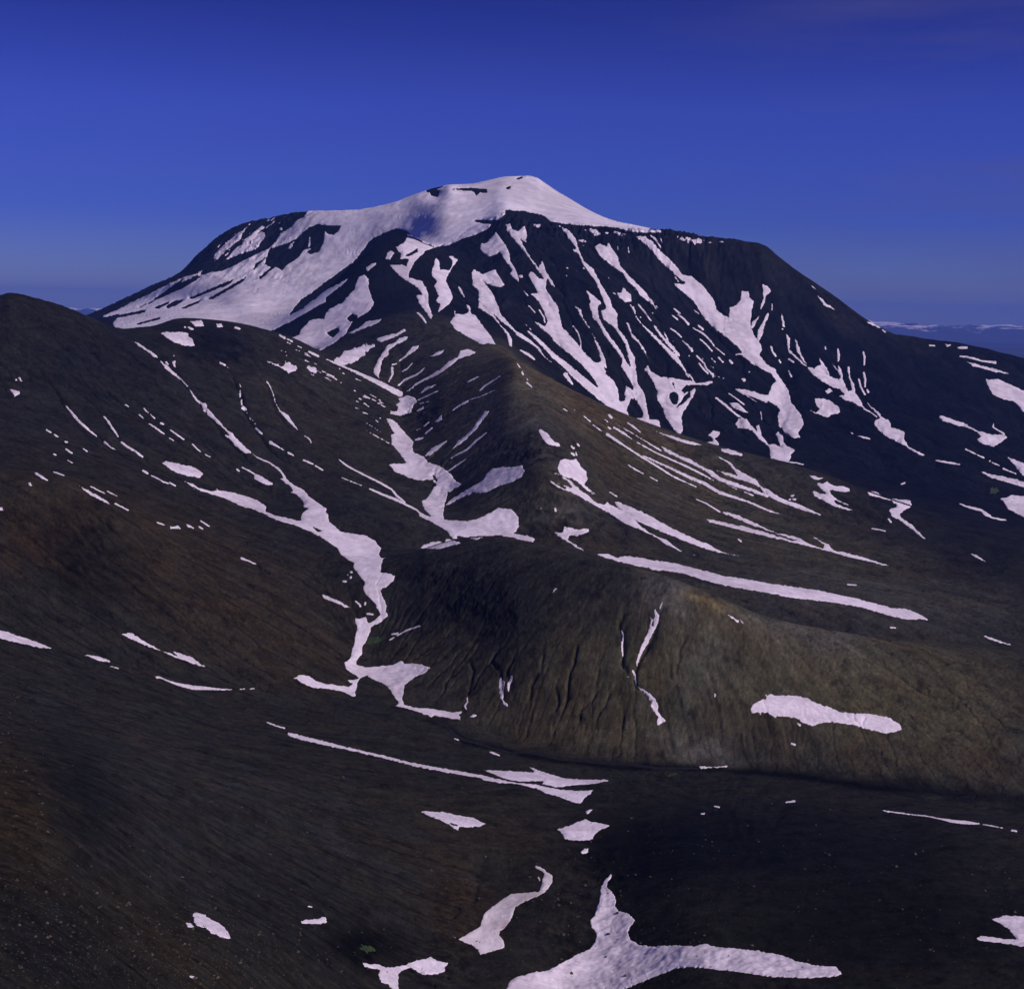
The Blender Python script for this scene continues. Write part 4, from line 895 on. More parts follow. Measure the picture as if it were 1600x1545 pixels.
snow('snow_streak','thick pinkish snow band slanting across the middle of the ridge flank','snow streak','F920,775 980,810 1060,850 1130,875 1150,890 1180,910 1250,940 1300,980 1380,1010 1500,1050 1600,1090 1600,1112 1480,1070 1380,1040 1280,1000 1200,942 1100,892 1000,845 950,820;~F640,645,6 740,700,8 830,755,8 930,815,12;~L0,295,10 60,320,6',2300)
snow('snow_field','forked pink snow band below the bench, highest long band on the ridge flank','snow field','F1260,845 1310,860 1370,890 1400,930 1460,960 1530,1000 1560,1040 1600,1055 L60,300 130,330 220,360 300,400 350,425 260,402 160,372 60,332 0,302 F1560,1062 1540,1042 1470,1012 1400,992 1330,967 1265,936 1330,948 1410,972 1380,930 1340,890',2300)
snow('snow_field','long split snow streak with a hooked twig lying on the plain right of the ridge','snow field','K1300,402 1330,396 1400,413 1470,443 1540,475 1600,507 L60,530 130,543 200,560 240,590 340,628 352,605 290,565 278,546 350,588 380,603 410,637 540,665 620,688 700,715 768,738 700,730 600,702 500,682 400,652 320,632 200,602 100,577 0,557 K1500,532 1400,507 1300,482 1230,462 1212,440 1260,448 1370,473 1450,488 1600,530 L60,550 150,577 185,578 100,553 0,517 K1500,483 1400,443',0)
snow('snow_streak','broken thread of small snow beads on the upper right flank of the ridge','snow streak','~F450,602,5 490,635,6;~F505,655,5 560,695,5;~F600,670,8 615,680,8;~F580,620,4 600,640,5;~F390,565,4',0)
snow('snow_fleck','bright snow fleck high on the ridge crest by the orange scree','snow fleck','~F35,275,6 50,300,5;F55,325 65,318 78,340 68,350',0)
snow('snow_fleck','slanting snow fleck below the crest fleck on the orange scree','snow fleck','~F92,392,8 125,420,6;~F90,360,4 98,378,4',0)
snow('snow_streak','tiny snow dash on the orange flank of the ridge','snow streak','~F320,555,4 345,570,5',0)
snow('snow_patch','pale oval snow patch near the nose of the central ridge','snow patch','F165,690 180,680 215,700 240,730 270,765 298,770 298,790 230,782 190,747',0)
snow('snow_patch','round bright snow patch under the dark rocks of the ridge nose','snow patch','K300,75 330,65 380,75 400,65 440,120 465,150 475,200 455,215 450,240 410,215 370,190 330,185 290,155 285,110;~K455,235,8 485,262,6 518,285,5;~K420,215,9 470,260,8 518,298,4',0)
snow('snow_fleck','crumbled snow fleck in the dark rocks on the ridge nose','snow fleck','~K385,0,8;~K375,35,12 390,45,10;~K400,30,8 405,45,8;~F372,790,8 385,805,8;~F408,775,8 420,790,6',0)
snow('snow_streak','long snow streak with a comb of thin teeth left of the twin band','snow streak','K235,205 260,215 330,255 375,243 350,212 300,175 240,145 300,163 380,213 430,263 480,293 500,318 540,345 580,350 590,335 640,365 700,388 760,432 800,480 850,520 920,555 970,573 1000,600 1050,635 1100,660 1040,642 960,602 880,547 800,512 700,472 600,402 540,372 450,322 400,292 320,262 260,232;~K235,205,5 300,225,6 355,245,7;~K1125,662,5 1145,670,5',0)
snow('snow_streak','thick tapering snow band right of the comb toothed streak','snow streak','K635,335 660,333 720,358 780,383 860,418 960,478 1050,523 1150,568 1250,610 1300,640 1360,662 1300,657 1200,627 1100,592 1020,557 940,527 860,492 800,467 750,437 720,410 700,395 660,370;~K1350,660,5 1420,675,4',0)
snow('snow_patch','ragged wishbone shaped snow patch below the ridge nose','snow patch','K255,525 300,530 320,520 325,490 350,495 380,500 420,510 445,500 480,505 480,520 440,540 415,545 410,560 385,545 355,550 350,575 400,605 470,652 440,642 370,602 310,567',0)
snow('snow_fleck','small snow fleck above the wishbone shaped patch','snow fleck','K262,378 272,377 280,395 278,403 268,396;~K180,378,5',0)
snow('snow_field','very long snow ribbon lying behind the crest of the front hill','snow field','K510,658 560,658 600,660 660,685 700,670 780,680 850,690 900,703 960,706 1040,723 1100,738 1160,753 1240,773 1330,798 1450,813 1600,843 L100,855 200,870 330,888 420,912 540,932 640,962 740,983 770,998 830,996 890,1010 970,1045 1012,1080 960,1070 870,1074 800,1057 700,1032 580,997 450,972 320,957 150,937 0,907 K1450,882 1330,862 1200,827 1100,795 1040,780 900,763 875,765 850,748 780,738 690,717 600,692 540,672',0)
snow('snow_fleck','lonely pointed snow fleck on the dark left shoulder of the front hill','snow fleck','K250,910 265,880 285,877 272,895',0)
snow('snow_fleck','short snow dash on the brown plain beyond the long ribbon','snow fleck','~L495,853,6 555,857,6',0)
# valley between the left ridge and the central ridge
snow('snow_field','big snow filled valley floor zigzagging below the left side of the central ridge','snow field',
 'G810,610 850,620 880,640 920,690 960,730 985,760 980,800 990,830 1050,850 1080,890 1150,910 1200,945 1225,965 1240,1000 1290,1025 1220,1070 1200,1080 1180,1150 J1170,215 1180,245 1240,250 1320,255 1400,235 1460,205 1510,172 1595,180 K40,425 45,490 15,535 100,545 128,560 150,568 130,592 60,577 0,560 J1500,345 1430,357 1370,377 1300,357 1250,347 1270,370 1230,370 1195,322 1150,292 1080,257 1020,227 1010,190 1060,217 1092,227 1050,182 1030,130 1060,120 1090,80 1110,40 G1130,1030 1100,1000 1010,1005 950,985 870,950 825,900 860,895 940,895 900,840 850,780 840,720 862,710 830,660;-G1105,968 1125,985 1130,1008 1112,995;~G690,690,5 760,730,7 850,780,8;~G620,610,4 700,650,6 780,700,5',0,MAT_SNOW_MID)
snow('snow_patch','flat snow wedge just behind the left end of the front hill','snow patch','J1018,425 1060,400 1110,385 1180,385 1185,368 1210,368 1230,378 1292,393 1140,432',0)
snow('snow_patch','shaded lilac snow arm below the dark knoll on the central ridge','snow patch','G1180,1165 1200,1135 1250,1100 1330,1050 1415,1005 1440,960 1480,925 1540,918 F10,918 60,908 82,940 60,980 10,1012 G1560,1025 1500,1047 1440,1080 1350,1082 1270,1120',0)
snow('snow_streak','long thin snow thread down the lower left ridge into the valley','snow streak','~G515,870,5 560,905,9 600,930,7 700,980,8 780,1020,10 850,1060,9 880,1100,12 930,1140,8',0)
snow('snow_streak','second snow thread beneath the first, entering the same valley','snow streak','~G535,985,5 600,1012,5 660,1035,5;~G710,1055,8 800,1095,12 880,1125,14 960,1165,10 1000,1185,9 J1030,210,6',0)
snow('snow_patch','frayed snow pocket in the upper valley between the two ridges','snow patch','G885,490 935,470 990,480 1005,510 980,540 970,580 900,600 835,587 840,565 880,570 885,540 870,530 900,510;~G440,245,8 540,288,12 640,333,16 740,380,24 830,425,30 900,462,30',0)
snow('snow_patch','wide ragged snow patch at the head of the upper valley','snow patch','G470,250 520,230 545,200 640,170 690,145 690,155 750,150 700,200 650,240 600,275 520,287',0,rag=1.4)
snow('snow_patch','thin lilac snow wing above the frayed gully on the saddle','snow patch','G750,120 790,105 880,80 930,55 942,65 880,102 790,137 760,137',0)
snow('snow_gully','crooked snow gully dropping from the saddle, left one of the saddle gullies','snow gully','G735,310 760,250 800,190 820,155 850,150 900,110 950,100 940,125 870,160 830,190 830,220 790,250 780,300 770,340 775,375 750,350 730,325',0)
snow('snow_gully','snow gully with a hooked tail beside the crooked one','snow gully','G840,280 880,265 930,220 980,165 1020,155 1020,170 960,220 900,260 855,290;~G850,300,16 852,340,12 830,385,8',0)
snow('snow_gully','long curving snow gully with a wide lilac head under the central ridge crest','snow gully','G930,457 1000,390 1080,350 1150,310 1200,260 1255,235 1280,190 1330,180 1380,205 1330,222 1270,242 1200,302 1120,352 1030,392 970,435',0)
for lab, t in [
 ('thin bowed snow streak left of the long curving gully','~G890,410,7 930,375,10 1000,345,9 1035,320,8 1055,298,4'),
 ('small slanting snow dash beside the hooked gully','~G915,322,7 940,310,8 978,270,5'),
 ('pale tapering snow streak rising from the upper valley pocket','G1000,482 1060,420 1135,400 1080,432 1010,472'),
 ('fine snow hair just below the pale tapering streak','~G1010,502,6 1060,480,6 1135,445,5;~G1020,525,4 1080,510,4'),
 ('faint grey snow streak high under the saddle crest','G1080,235 1130,200 1190,180 1150,217'),
 ('small snow dash above the rocky step of the valley','G1000,572 1020,553 1050,540 1050,552 1010,577'),
 ('long faint snow line halfway up the left side of the central ridge','~G1225,568,6 1270,535,9 1320,510,14;~G1330,500,5 1400,480,5 1490,440,4'),
 ('short faint snow line higher on the left side of the central ridge','~G1400,442,7 1430,412,9 1475,385,5 1525,352,5'),
 ('pale comma of snow near the crest of the central ridge','~G1320,390,6 1355,372,9 1390,355,5'),
 ('large slanting lilac snow streak on the left side of the ridge','G1215,817 1260,760 1310,720 1350,680 1430,570 1462,565 1430,610 1380,680 1330,732 1270,782'),
 ('thin snow streak below the large slanting lilac one','~G1220,865,5 1270,835,8 1320,810,8 1370,760,10 1440,705,5'),
 ('spindle shaped snow streak above the widest valley snow','G1050,852 1100,800 1200,745 1190,762 1130,817 1080,852'),
 ('short snow streak rising from the right edge of the valley snow','~G1200,945,6 1250,912,8 1308,872,5'),
 ('snow spur reaching right from the narrow valley snow','G985,752 1010,738 1050,733 1040,745 1000,757'),
 ('broken snow dashes on the dark ribs above the valley','~G1050,665,7 1080,640,7;~G1060,710,8 1100,675,7;~G1005,690,4 1025,680,4'),
 ('crumpled snow fleck on the dark ribs above the valley','G1110,642 1160,593 1162,625 1135,640'),
 ]: snow('snow_streak', lab, 'snow streak', t, 0)
# left ridge
snow('snow_patch','big pale snow patch on the second summit of the left ridge','snow patch','A605,1082 640,1075 760,1075 778,1085 775,1100 800,1115 820,1165 760,1162 690,1142 640,1112',0)
snow('snow_patch','small square snow patch on the skyline of the left ridge summit','snow patch','A783,1008 860,1003 880,1038 820,1042 800,1022',0)
snow('snow_patch','small pale snow patch right of the square one on the ridge skyline','snow patch','A945,1022 985,1025 998,1045 960,1047',0)
snow('snow_fleck','bright snow dot right of the two skyline patches','snow fleck','~A1070,1047,13 1098,1055,11',0)
snow('snow_fleck','snow fleck left below the square skyline patch','snow fleck','A770,1045 790,1045 812,1057 805,1067 780,1057;~A755,1045,10',0)
snow('snow_patch','ragged snow patch with three lobes on the right shoulder of the left ridge','snow patch','G60,260 110,265 160,290 180,290 178,258 195,258 230,275 255,300 255,322 210,332 180,312 130,292',0,rag=1.5)
snow('snow_patch','small ragged snow patch right of the three lobed one','snow patch','G315,302 330,285 360,295 395,320 370,332 320,312',0,rag=1.3)
snow('snow_streak','bright snow dash on the right end of the left ridge crest','snow streak','~G330,200,9 360,212,12 390,228,9',0)
snow('snow_fleck','double snow fleck at the brow where the left ridge meets the glacier','snow fleck','~G147,95,10 178,112,14;~G195,120,8 228,135,9',0)
snow('snow_streak','long pointed snow streak on the upper slope below the saddle of the left ridge','snow streak','H833,413 870,425 920,460 960,483 985,512 988,522 960,512 920,477 870,447',0)
snow('snow_streak','bent snow streak continuing below the long pointed one','snow streak','~H1005,540,9 1025,560,10 1040,575,20 1080,612,12 1130,650,9 1170,693,10;H1028,538 1045,540 1055,565 1038,560',0)
snow('snow_fleck','triangular snow fleck beside the bent streak','snow fleck','H1070,540 1095,533 1100,582 1085,570;~H1085,505,8',0)
snow('snow_gully','widening snow gully running down the middle of the left ridge','snow gully','H1255,800 1285,798 1300,830 1350,888 1400,945 1440,980 1455,985 1480,1020 1540,1080 1582,1115 1530,1112 1470,1067 1430,1022 1398,1000 1420,998 1435,1000 1400,962 1330,902 1270,852;~H1185,712,6 1210,755,10 1230,782,12 1265,808,16;~H1580,1118,6 1600,1132,5',0)
snow('snow_streak','broken snow line leading down from the widening gully','snow streak','~G0,682,14 40,714,8;~G90,765,16 150,800,7 175,815,4;~G200,828,10 235,848,7;~G298,877,10 360,903,6;~G370,910,9 418,940,6',0)
snow('snow_streak','kinked snow thread in a dark gully right of the beads','snow streak','~G68,385,12 85,410,8 100,440,5 110,470,7 120,515,6 150,570,8 170,585,18 195,608,24 220,640,16 260,685,6;~G300,722,6 330,740,9 345,765,8',0)
snow('snow_streak','string of snow beads curving down a black gully of the left ridge','snow streak','~H1375,548,12 1410,563,10;~H1420,572,6 1440,588,5;~H1480,655,5;~H1500,680,7 1505,700,7;~H1500,720,10 1500,760,9;~H1508,780,9 1512,812,8;~H1520,830,22 1535,840,16;~H1543,860,10;~H1558,890,8 1568,900,8;~H1578,908,8;~H1593,928,9',0)
snow('snow_patch','compact white snow blotch on the upper left edge of the ridge','snow patch','H60,718 80,713 120,725 125,740 100,752 92,765 85,742',0)
snow('snow_fleck','pair of small snow flecks above the compact blotch','snow fleck','H113,643 125,640 142,668 128,662;~H100,655,10',0)
snow('snow_patch','oval snow patch low on the left ridge above the snow river','snow patch','I1008,95 1040,80 1130,100 1200,115 1250,140 1272,160 1252,188 1180,177 1110,157 1060,132 1040,112',0)
for lab, t in [
 ('longest diagonal snow streak on the left ridge slope','~H415,820,9 450,862,14 490,910,14 535,950,13 575,985,9 605,1007,6'),
 ('short snow streak below the longest diagonal one','~H655,1045,16 672,1060,12 695,1078,7 725,1090,4'),
 ('curved snow streak right of the longest diagonal one','~H650,885,6 670,905,9 695,945,10 720,980,10 738,1010,8'),
 ('snow streak below the curved one, ending above the snow river','~H760,1045,9 800,1075,11 850,1105,10 890,1135,10'),
 ('twin snow dash far left below the longest diagonal streak','~H292,968,9 320,985,6;~H338,995,7 362,1010,7'),
 ('short slanting snow dash near the foot of the left ridge','~H412,1088,9 450,1112,8;~H408,1040,8 420,1045,8'),
 ('small snow dash right of the short slanting one','~H520,1085,6 545,1102,7;~H335,1118,7 350,1124,7;~H425,1158,4 455,1175,4'),
 ('straight snow dash in the middle of the left ridge slope','~H935,930,7 980,960,9 1027,995,6'),
 ('parallel snow dash right of the straight one','~H1065,968,7 1110,1000,9 1150,1028,6;~H1060,1018,6 1085,1035,5'),
 ('fine snow dash right of the parallel one','~H1203,1058,7 1230,1085,6 1255,1105,4;~H1280,1120,3 1318,1138,4'),
 ('dotted snow line above the straight dash','~H870,872,7 895,895,6;~H900,835,6 925,860,5;~H940,870,6 967,895,7;~H1005,925,9 1022,932,9;~H785,810,7 802,822,6'),
 ]: snow('snow_streak', lab, 'snow streak', t, 0)
snow('snow_streak','beaded snow line feeding the snow river from the left','snow streak','~I895,142,11 925,160,9;~I945,172,5 985,190,6 1020,212,6 1050,222,8;~I1062,218,8 1098,238,7',0)
snow('snow_fleck','right most bright snow dash on the brown shoulder at the left edge','snow fleck','I210,150 235,155 270,175 315,212 260,190 225,167',0)
snow('snow_fleck','small snow fleck left below the bright dash on the brown shoulder','snow fleck','I173,217 190,213 208,240 185,237',0)
snow('snow_streak','thin snow line on the grey edge above the brown shoulder','snow streak','~I335,150,6 365,160,8 402,173,5',0)
snow('snow_fleck','snow fleck cut by the left edge of the photo','snow fleck','I-30,370 15,370 22,392 -30,392',0)
snow('snow_streak','bold slanting snow streak crossing the edge of the brown slope','snow streak','I490,232 520,245 560,270 620,300 660,325 695,355 660,342 600,312 540,277',0)
snow('snow_streak','short snow streak continuing the bold slanting one','snow streak','~I720,348,8 760,368,7 802,390,6',0)
snow('snow_streak','hairline snow streak right of the bold slanting one','snow streak','~I565,240,5 610,262,6 655,285,4;~I670,270,5 732,302,4',0)
snow('snow_fleck','ragged snow fleck in the middle of the brown slope rim','snow fleck','I1058,488 1090,490 1105,483 1137,505 1070,505',0)
snow('snow_fleck','oval snow fleck right of the ragged one on the brown slope rim','snow fleck','I1158,473 1185,478 1212,495 1210,507 1165,491',0)
snow('snow_streak','thin snow dash at the right end of the fleck row on the brown slope rim','snow streak','~I1255,455,7 1280,472,9 1308,490,6',0)
snow('snow_streak','thin snow dash at the left end of the fleck row on the brown slope rim','snow streak','~I985,466,7 1028,482,5',0)
snow('snow_fleck','tiny snow fleck under the thin dash of the brown slope rim','snow fleck','~I1243,491,7 1267,506,6',0)
snow('snow_streak','forked snow hair alone on the lower grey slope','snow streak','~I1510,690,12 1540,700,7 1600,726,5',0)
snow('snow_streak','snow dash joining the left of the pink nosed patch','snow streak','~I1515,122,7 1560,145,8 1600,170,6;~I1482,135,9 1495,145,8',0)
snow('snow_patch','pink tinged snow patch left of the head of the snow river','snow patch','G-10,958 40,980 65,995 105,1020 105,1032 60,1030 20,1010 -10,992',0)
# snow river
snow('snow_field','wide river of snow winding down the valley in the left centre','snow field',
 'I1115,235 1230,258 1170,225 1130,197 1200,220 1250,250 1340,270 1355,262 1335,235 1370,262 1450,275 1530,295 1600,320 J50,150 65,165 60,195 120,220 200,235 280,255 283,215 300,195 325,180 290,165 300,155 290,130 250,90 150,55 200,70 230,70 215,40 160,0 G145,990 180,985 200,1000 240,1030 300,1060 J330,100 390,140 445,180 440,200 455,225 460,260 500,290 530,320 620,335 690,345 740,375 765,400 785,430 770,460 790,490 785,540 780,575 830,580 875,600 840,650 780,690 800,740 820,790 810,820 830,845 780,890 720,920 710,960 690,1010 665,1050 N665,290 630,325 630,350 690,368 780,360 860,350 910,325 930,345 990,345 1040,350 1090,370 1060,405 980,440 930,480 925,520 915,560 925,600 1000,620 1100,625 1180,640 1230,650 1285,640 1292,652 1270,670 1285,700 1220,690 1120,672 1100,682 1030,655 950,630 870,610 890,592 860,552 840,512 800,477 740,452 690,422 662,432 640,460 625,520 620,558 590,547 540,522 460,507 360,497 290,472 250,442 190,435 255,430 260,415 330,420 370,450 440,470 520,480 580,490 600,470 560,450 620,445 645,438 590,402 560,380 550,340 590,310 600,270 610,230 620,170 630,130 617,60 650,65 690,50 700,90 J715,890 750,865 775,840 760,810 740,770 720,750 690,720 670,680 680,640 640,590 605,545 610,520 530,470 510,430 400,355 330,320 240,285 150,260 80,230 0,192 I1600,387 1500,362 1430,327 1330,292 1240,265;'
 '-J352,290 375,300 412,320 380,318;~G0,855,9 80,890,11 140,930,13 165,960,14 180,990,18;~J785,492,8 832,478,5',0,MAT_SNOW_MID)
snow('snow_streak','slim pointed snow streak on the slope left of the snow river','snow streak','J410,711 440,722 520,755 600,800 560,796 500,770 420,737',0)
snow('snow_fleck','small snow fleck cluster beside the widest bend of the snow river','snow fleck','J585,568 603,568 603,582 590,585;J583,602 602,600 600,616 582,618;~J545,632,11 563,634,11;~J572,592,8',0)
snow('snow_fleck','pair of snow flecks at the narrow part of the snow river','snow fleck','~J622,757,7 645,775,8 652,790,9;~J683,768,10 682,780,9;~J695,835,10 730,840,7',0)
snow('snow_streak','grey snow hair on the slope right of the green moss','snow streak','~J835,1000,6 860,985,8;~J848,965,8 885,958,9;~J880,972,6 940,940,8 1022,912,7',0)
NR = MAT_SNOW_NEAR
snow('snow_patch','wedge of snow entering from the left edge along the valley line','snow patch','M-160,110 0,137 60,153 120,173 220,208 320,246 342,256 240,247 150,227 60,207 0,192 -160,180',0)
snow('snow_streak','short snow streak right of the edge wedge on the valley line','snow streak','M522,291 560,294 600,298 660,315 690,330 690,343 600,322;~M685,363,5 745,377,5',0)
snow('snow_streak','ragged double snow streak at the foot of the brown slope','snow streak','M750,155 785,160 800,150 825,153 900,205 960,235 1000,262 1070,283 1110,300 1070,268 1130,283 1200,305 1235,330 1250,345 1308,377 1220,352 1150,327 1080,302 1000,268 930,242 850,207 790,182',0)
snow('snow_streak','thin curved snow streak below the ragged double one','snow streak','~M965,425,6;~M980,430,14 1000,433,12 1050,455,10 1130,480,18 1200,495,24 1300,502,18 1380,507,10 1450,509,6;~M1495,507,6 1530,504,7;~M1560,503,7 1590,503,7',0)
snow('snow_streak','long straight snow streak across the dark foreground slope, ending in a wide fork','snow streak','N150,780 215,787 185,768 240,781 400,823 600,873 800,918 1000,968 1200,1003 1400,1038 1600,1083 O60,1092 160,1098 220,1115 300,1130 400,1138 515,1135 495,1150 500,1160 480,1165 450,1192 R1430,45 1370,30 1290,0 O190,1150 170,1135 80,1110 0,1095 N1530,1095 1420,1075 1400,1062 1200,1030 1000,992 800,940 600,892 400,852 250,814',0)
snow('snow_patch','flying bird shaped snow patch above the fork of the long straight streak','snow patch','N1412,1008 1480,1012 1600,1016 O60,1020 140,1025 100,985 65,970 150,1003 200,1023 320,1058 420,1068 560,1070 630,1073 520,1097 400,1107 280,1120 220,1107 165,1092 100,1085 0,1078 N1560,1067 1480,1037;-O60,1088 120,1082 195,1083 190,1093 120,1092',0)
snow('snow_streak','snow hair above the start of the long straight streak','snow streak','~N68,714,6 110,728,7;~N115,733,6 180,750,6',0)
snow('snow_fleck','small snow dash beside the dark stream left of the bird shaped patch','snow fleck','~N1465,900,7 1490,908,10 1520,920,6;~N1240,815,4 1268,825,5',0)
snow('snow_streak','small hooked snow streak near the left foot of the gullied hill','snow streak','~N1320,562,6 1320,590,8 1305,610,10 1315,632,6',0)
snow('snow_fleck','triangular snow fleck at the stream by the foot of the gullied hill','snow fleck','N1333,680 1360,660 1382,670 1355,684',0)
snow('snow_streak','left one of two upright snow streaks on the front of the gullied hill','snow streak','N1520,450 1530,420 1535,440 1557,460 1547,520 1542,570 1578,608 1568,618 1545,600 1525,550 1518,490',0)
snow('snow_streak','right one of two upright snow streaks on the front of the gullied hill','snow streak','~N1597,425,12 1592,450,16 1578,475,16 1577,515,10;~N1597,570,6',0)
snow('snow_gully','long snow filled gully on the bluish crown of the gullied hill','snow gully','O885,8 895,3 920,45 915,90 885,150 850,220 810,290 780,368 773,340 800,250 840,170 865,90 860,52 870,58 882,75 893,50;-O880,85 888,80 880,115 874,108',0,NR)
snow('snow_streak','thin snow thread linking the two big gully snows of the hill','snow streak','~O755,393,9 770,420,9 768,450,6;~O772,455,8 774,485,6',0,NR)
snow('snow_gully','tadpole shaped snow in the lower gully of the hill','snow gully','O780,493 810,500 860,530 900,570 915,610 912,645 930,670 960,700 960,712 940,715 920,737 908,735 905,700 915,685 880,640 865,610 872,590 830,540',0,NR)
snow('snow_streak','slim upright snow streak left of the crown gully','snow streak','~O682,140,6 692,165,10 692,200,11 688,240,8 692,298,7;~O725,430,5',0,NR)
snow('snow_streak','bright snow sliver on the tan upper right of the gullied hill','snow streak','O1338,33 1380,52 1418,80 1414,92 1370,62;~O1425,72,5 1445,93,6',0,NR)
snow('snow_fleck','small bright snow notch at the top of the crown gully','snow fleck','~K940,965,5 925,1000,6',0,NR)
snow('snow_streak','flat snow streak at the stream bend right of the green patch','snow streak','O1168,988 1250,990 1345,983 1348,992 1230,998 1180,1005',0,NR)
snow('snow_fleck','pin prick of snow in a rill on the right of the gullied hill','snow fleck','~O1266,538,10 1268,552,8',0,NR)
snow('snow_patch','big whale shaped snow patch on the brown slope at right','snow patch','O1485,625 1500,605 1560,570 1590,560 1575,533 1600,546 P10,535 60,545 130,543 200,550 240,560 300,590 380,615 440,645 520,655 600,655 700,670 750,680 800,705 835,735 843,760 790,777 730,782 640,762 540,732 460,722 400,714 350,714 290,738 270,735 220,720 180,690 130,682 60,677 45,685 0,657 O1560,650 1552,673 1535,655 1500,655',0,NR,rag=.8)
snow('snow_fleck','small snow chip under the belly of the whale shaped patch','snow fleck','P175,713 200,725 207,743 190,733',0,NR)
snow('snow_fleck','small snow dot on the brown slope below the whale shaped patch','snow fleck','~P148,846,12 168,853,11',0,NR)
snow('snow_fleck','snow fleck on the olive slope below the end of the long ribbon','snow fleck','~P765,122,9 798,124,7',0,NR)
snow('snow_streak','thin snow sliver by the ditch near the right edge','snow streak','P1338,166 1380,178 1450,203 1555,240 1450,217 1370,190',0,NR)
snow('snow_patch','tilted oval snow patch low on the left foreground slope','snow patch','Q408,723 430,720 480,733 520,763 570,783 620,830 635,860 644,887 600,882 520,852 490,822 430,802 410,780 415,750 402,745',0,NR)
snow('snow_fleck','small snow blob touching the left of the tilted oval','snow fleck','Q360,785 385,783 417,805 400,817 370,810',0,NR)
snow('snow_patch','small flat snow patch with a square right end in the left foreground','snow patch','Q1076,775 1100,765 1150,762 1200,758 1210,747 1235,748 1245,782 1200,792 1090,790',0,NR)
snow('snow_fleck','snow dot above the small flat patch','snow fleck','~Q1128,683,8 1147,686,8',0,NR)
snow('snow_fleck','faint snow chip near the bottom left among boulders','snow fleck','~Q390,1122,9 425,1130,10',0,NR)
snow('snow_patch','sprawling snow patch with a downward point at the bottom edge','snow patch','R60,1030 100,1040 170,1043 200,1058 260,1060 340,1045 400,1020 470,1005 490,993 530,1020 605,1035 580,1060 585,1085 540,1107 440,1112 410,1092 370,1067 320,1080 290,1110 292,1215 250,1200 230,1172 180,1157 165,1110 172,1080 130,1072 80,1062',0,NR)
snow('snow_gully','brown stained snow filling a bent foreground gully','snow gully','R660,885 690,873 730,848 770,823 800,808 810,770 830,720 880,680 950,630 1000,600 1060,598 1170,588 1180,560 1190,510 1200,480 1180,460 1135,437 1150,427 1190,440 1220,468 1250,485 1257,520 1240,552 1210,592 1160,622 1060,662 1020,692 1005,742 970,802 925,842 920,860 945,890 957,942 900,957 850,972 800,987 785,952 740,922 680,897;~R630,865,5 650,880,5;~R1165,500,10 1172,520,12',0,MAT_SNOW_DIRTY)
snow('snow_patch','leaf shaped snow patch in the middle of the foreground','snow patch','R427,92 460,83 550,95 560,87 620,103 700,117 760,128 836,168 800,184 720,192 670,187 665,210 630,192 610,175 560,150 500,127;-R612,160 650,172 665,182 625,172',0,NR)
snow('snow_patch','fan shaped snow patch above the foreground ravine','snow patch','S358,200 430,180 500,150 545,136 570,152 620,158 697,178 640,202 600,232 585,264 530,275 450,270 408,264 400,235',0,NR)
snow('snow_fleck','small snow chip above the fan shaped patch','snow fleck','S540,95 560,77 587,77 570,95 548,108',0,NR)
snow('snow_fleck','bluish snow chip below the fan shaped patch','snow fleck','S511,345 530,322 562,318 555,345 525,358',0,NR)
snow('snow_field','large T shaped bluish snow field at the bottom centre','snow field','S690,483 707,483 700,510 680,530 670,560 715,600 735,640 725,680 745,710 800,725 830,745 850,775 820,810 805,850 820,890 870,920 950,932 1100,925 1230,930 1280,912 1330,930 1450,940 1600,958 T80,983 180,1023 320,1053 420,1058 457,1085 463,1105 420,1120 280,1132 100,1127 0,1122 S1600,1107 1500,1092 1350,1077 1200,1062 1100,1072 1000,1112 900,1152 780,1202 S720,1300 20,1300 48,1180 60,1150 120,1120 200,1095 300,1085 400,1030 490,980 560,950 600,905 605,850 570,800 565,770 600,735 610,690 625,640 635,560 650,530',0,NR,rag=.8,thick=2)
snow('snow_patch','hooked snow patch cut off by the right edge near the bottom','snow patch','T1388,760 1450,750 1470,737 1560,742 1700,745 1700,955 1600,937 1500,917 1400,907 1320,897 1297,882 1320,868 1400,870 1480,885 1552,885 1510,830 1450,790',0,NR)
snow('snow_streak','very thin snow line along the dark ditch in the right foreground','snow streak','~T720,82,6 740,88,10 850,102,8 1000,120,8 1080,135,10 1150,150,18 1230,158,20 1320,166,8;~T1345,170,6 1400,180,8 1465,192,6',0,NR)
snow('snow_fleck','snow chip at the right end of the thin ditch line','snow fleck','~T1522,208,9 1550,212,11',0,NR)
snow('snow_fleck','small snow crumb on the dark foreground swell right of the ravine','snow fleck','~S1262,105,7 1285,103,7;~S1345,57,7 1375,63,8',0,NR)
snow('snow_fleck','small snow crumb on the ditch edge in the right foreground','snow fleck','~T115,32,7 165,26,10',0,NR)
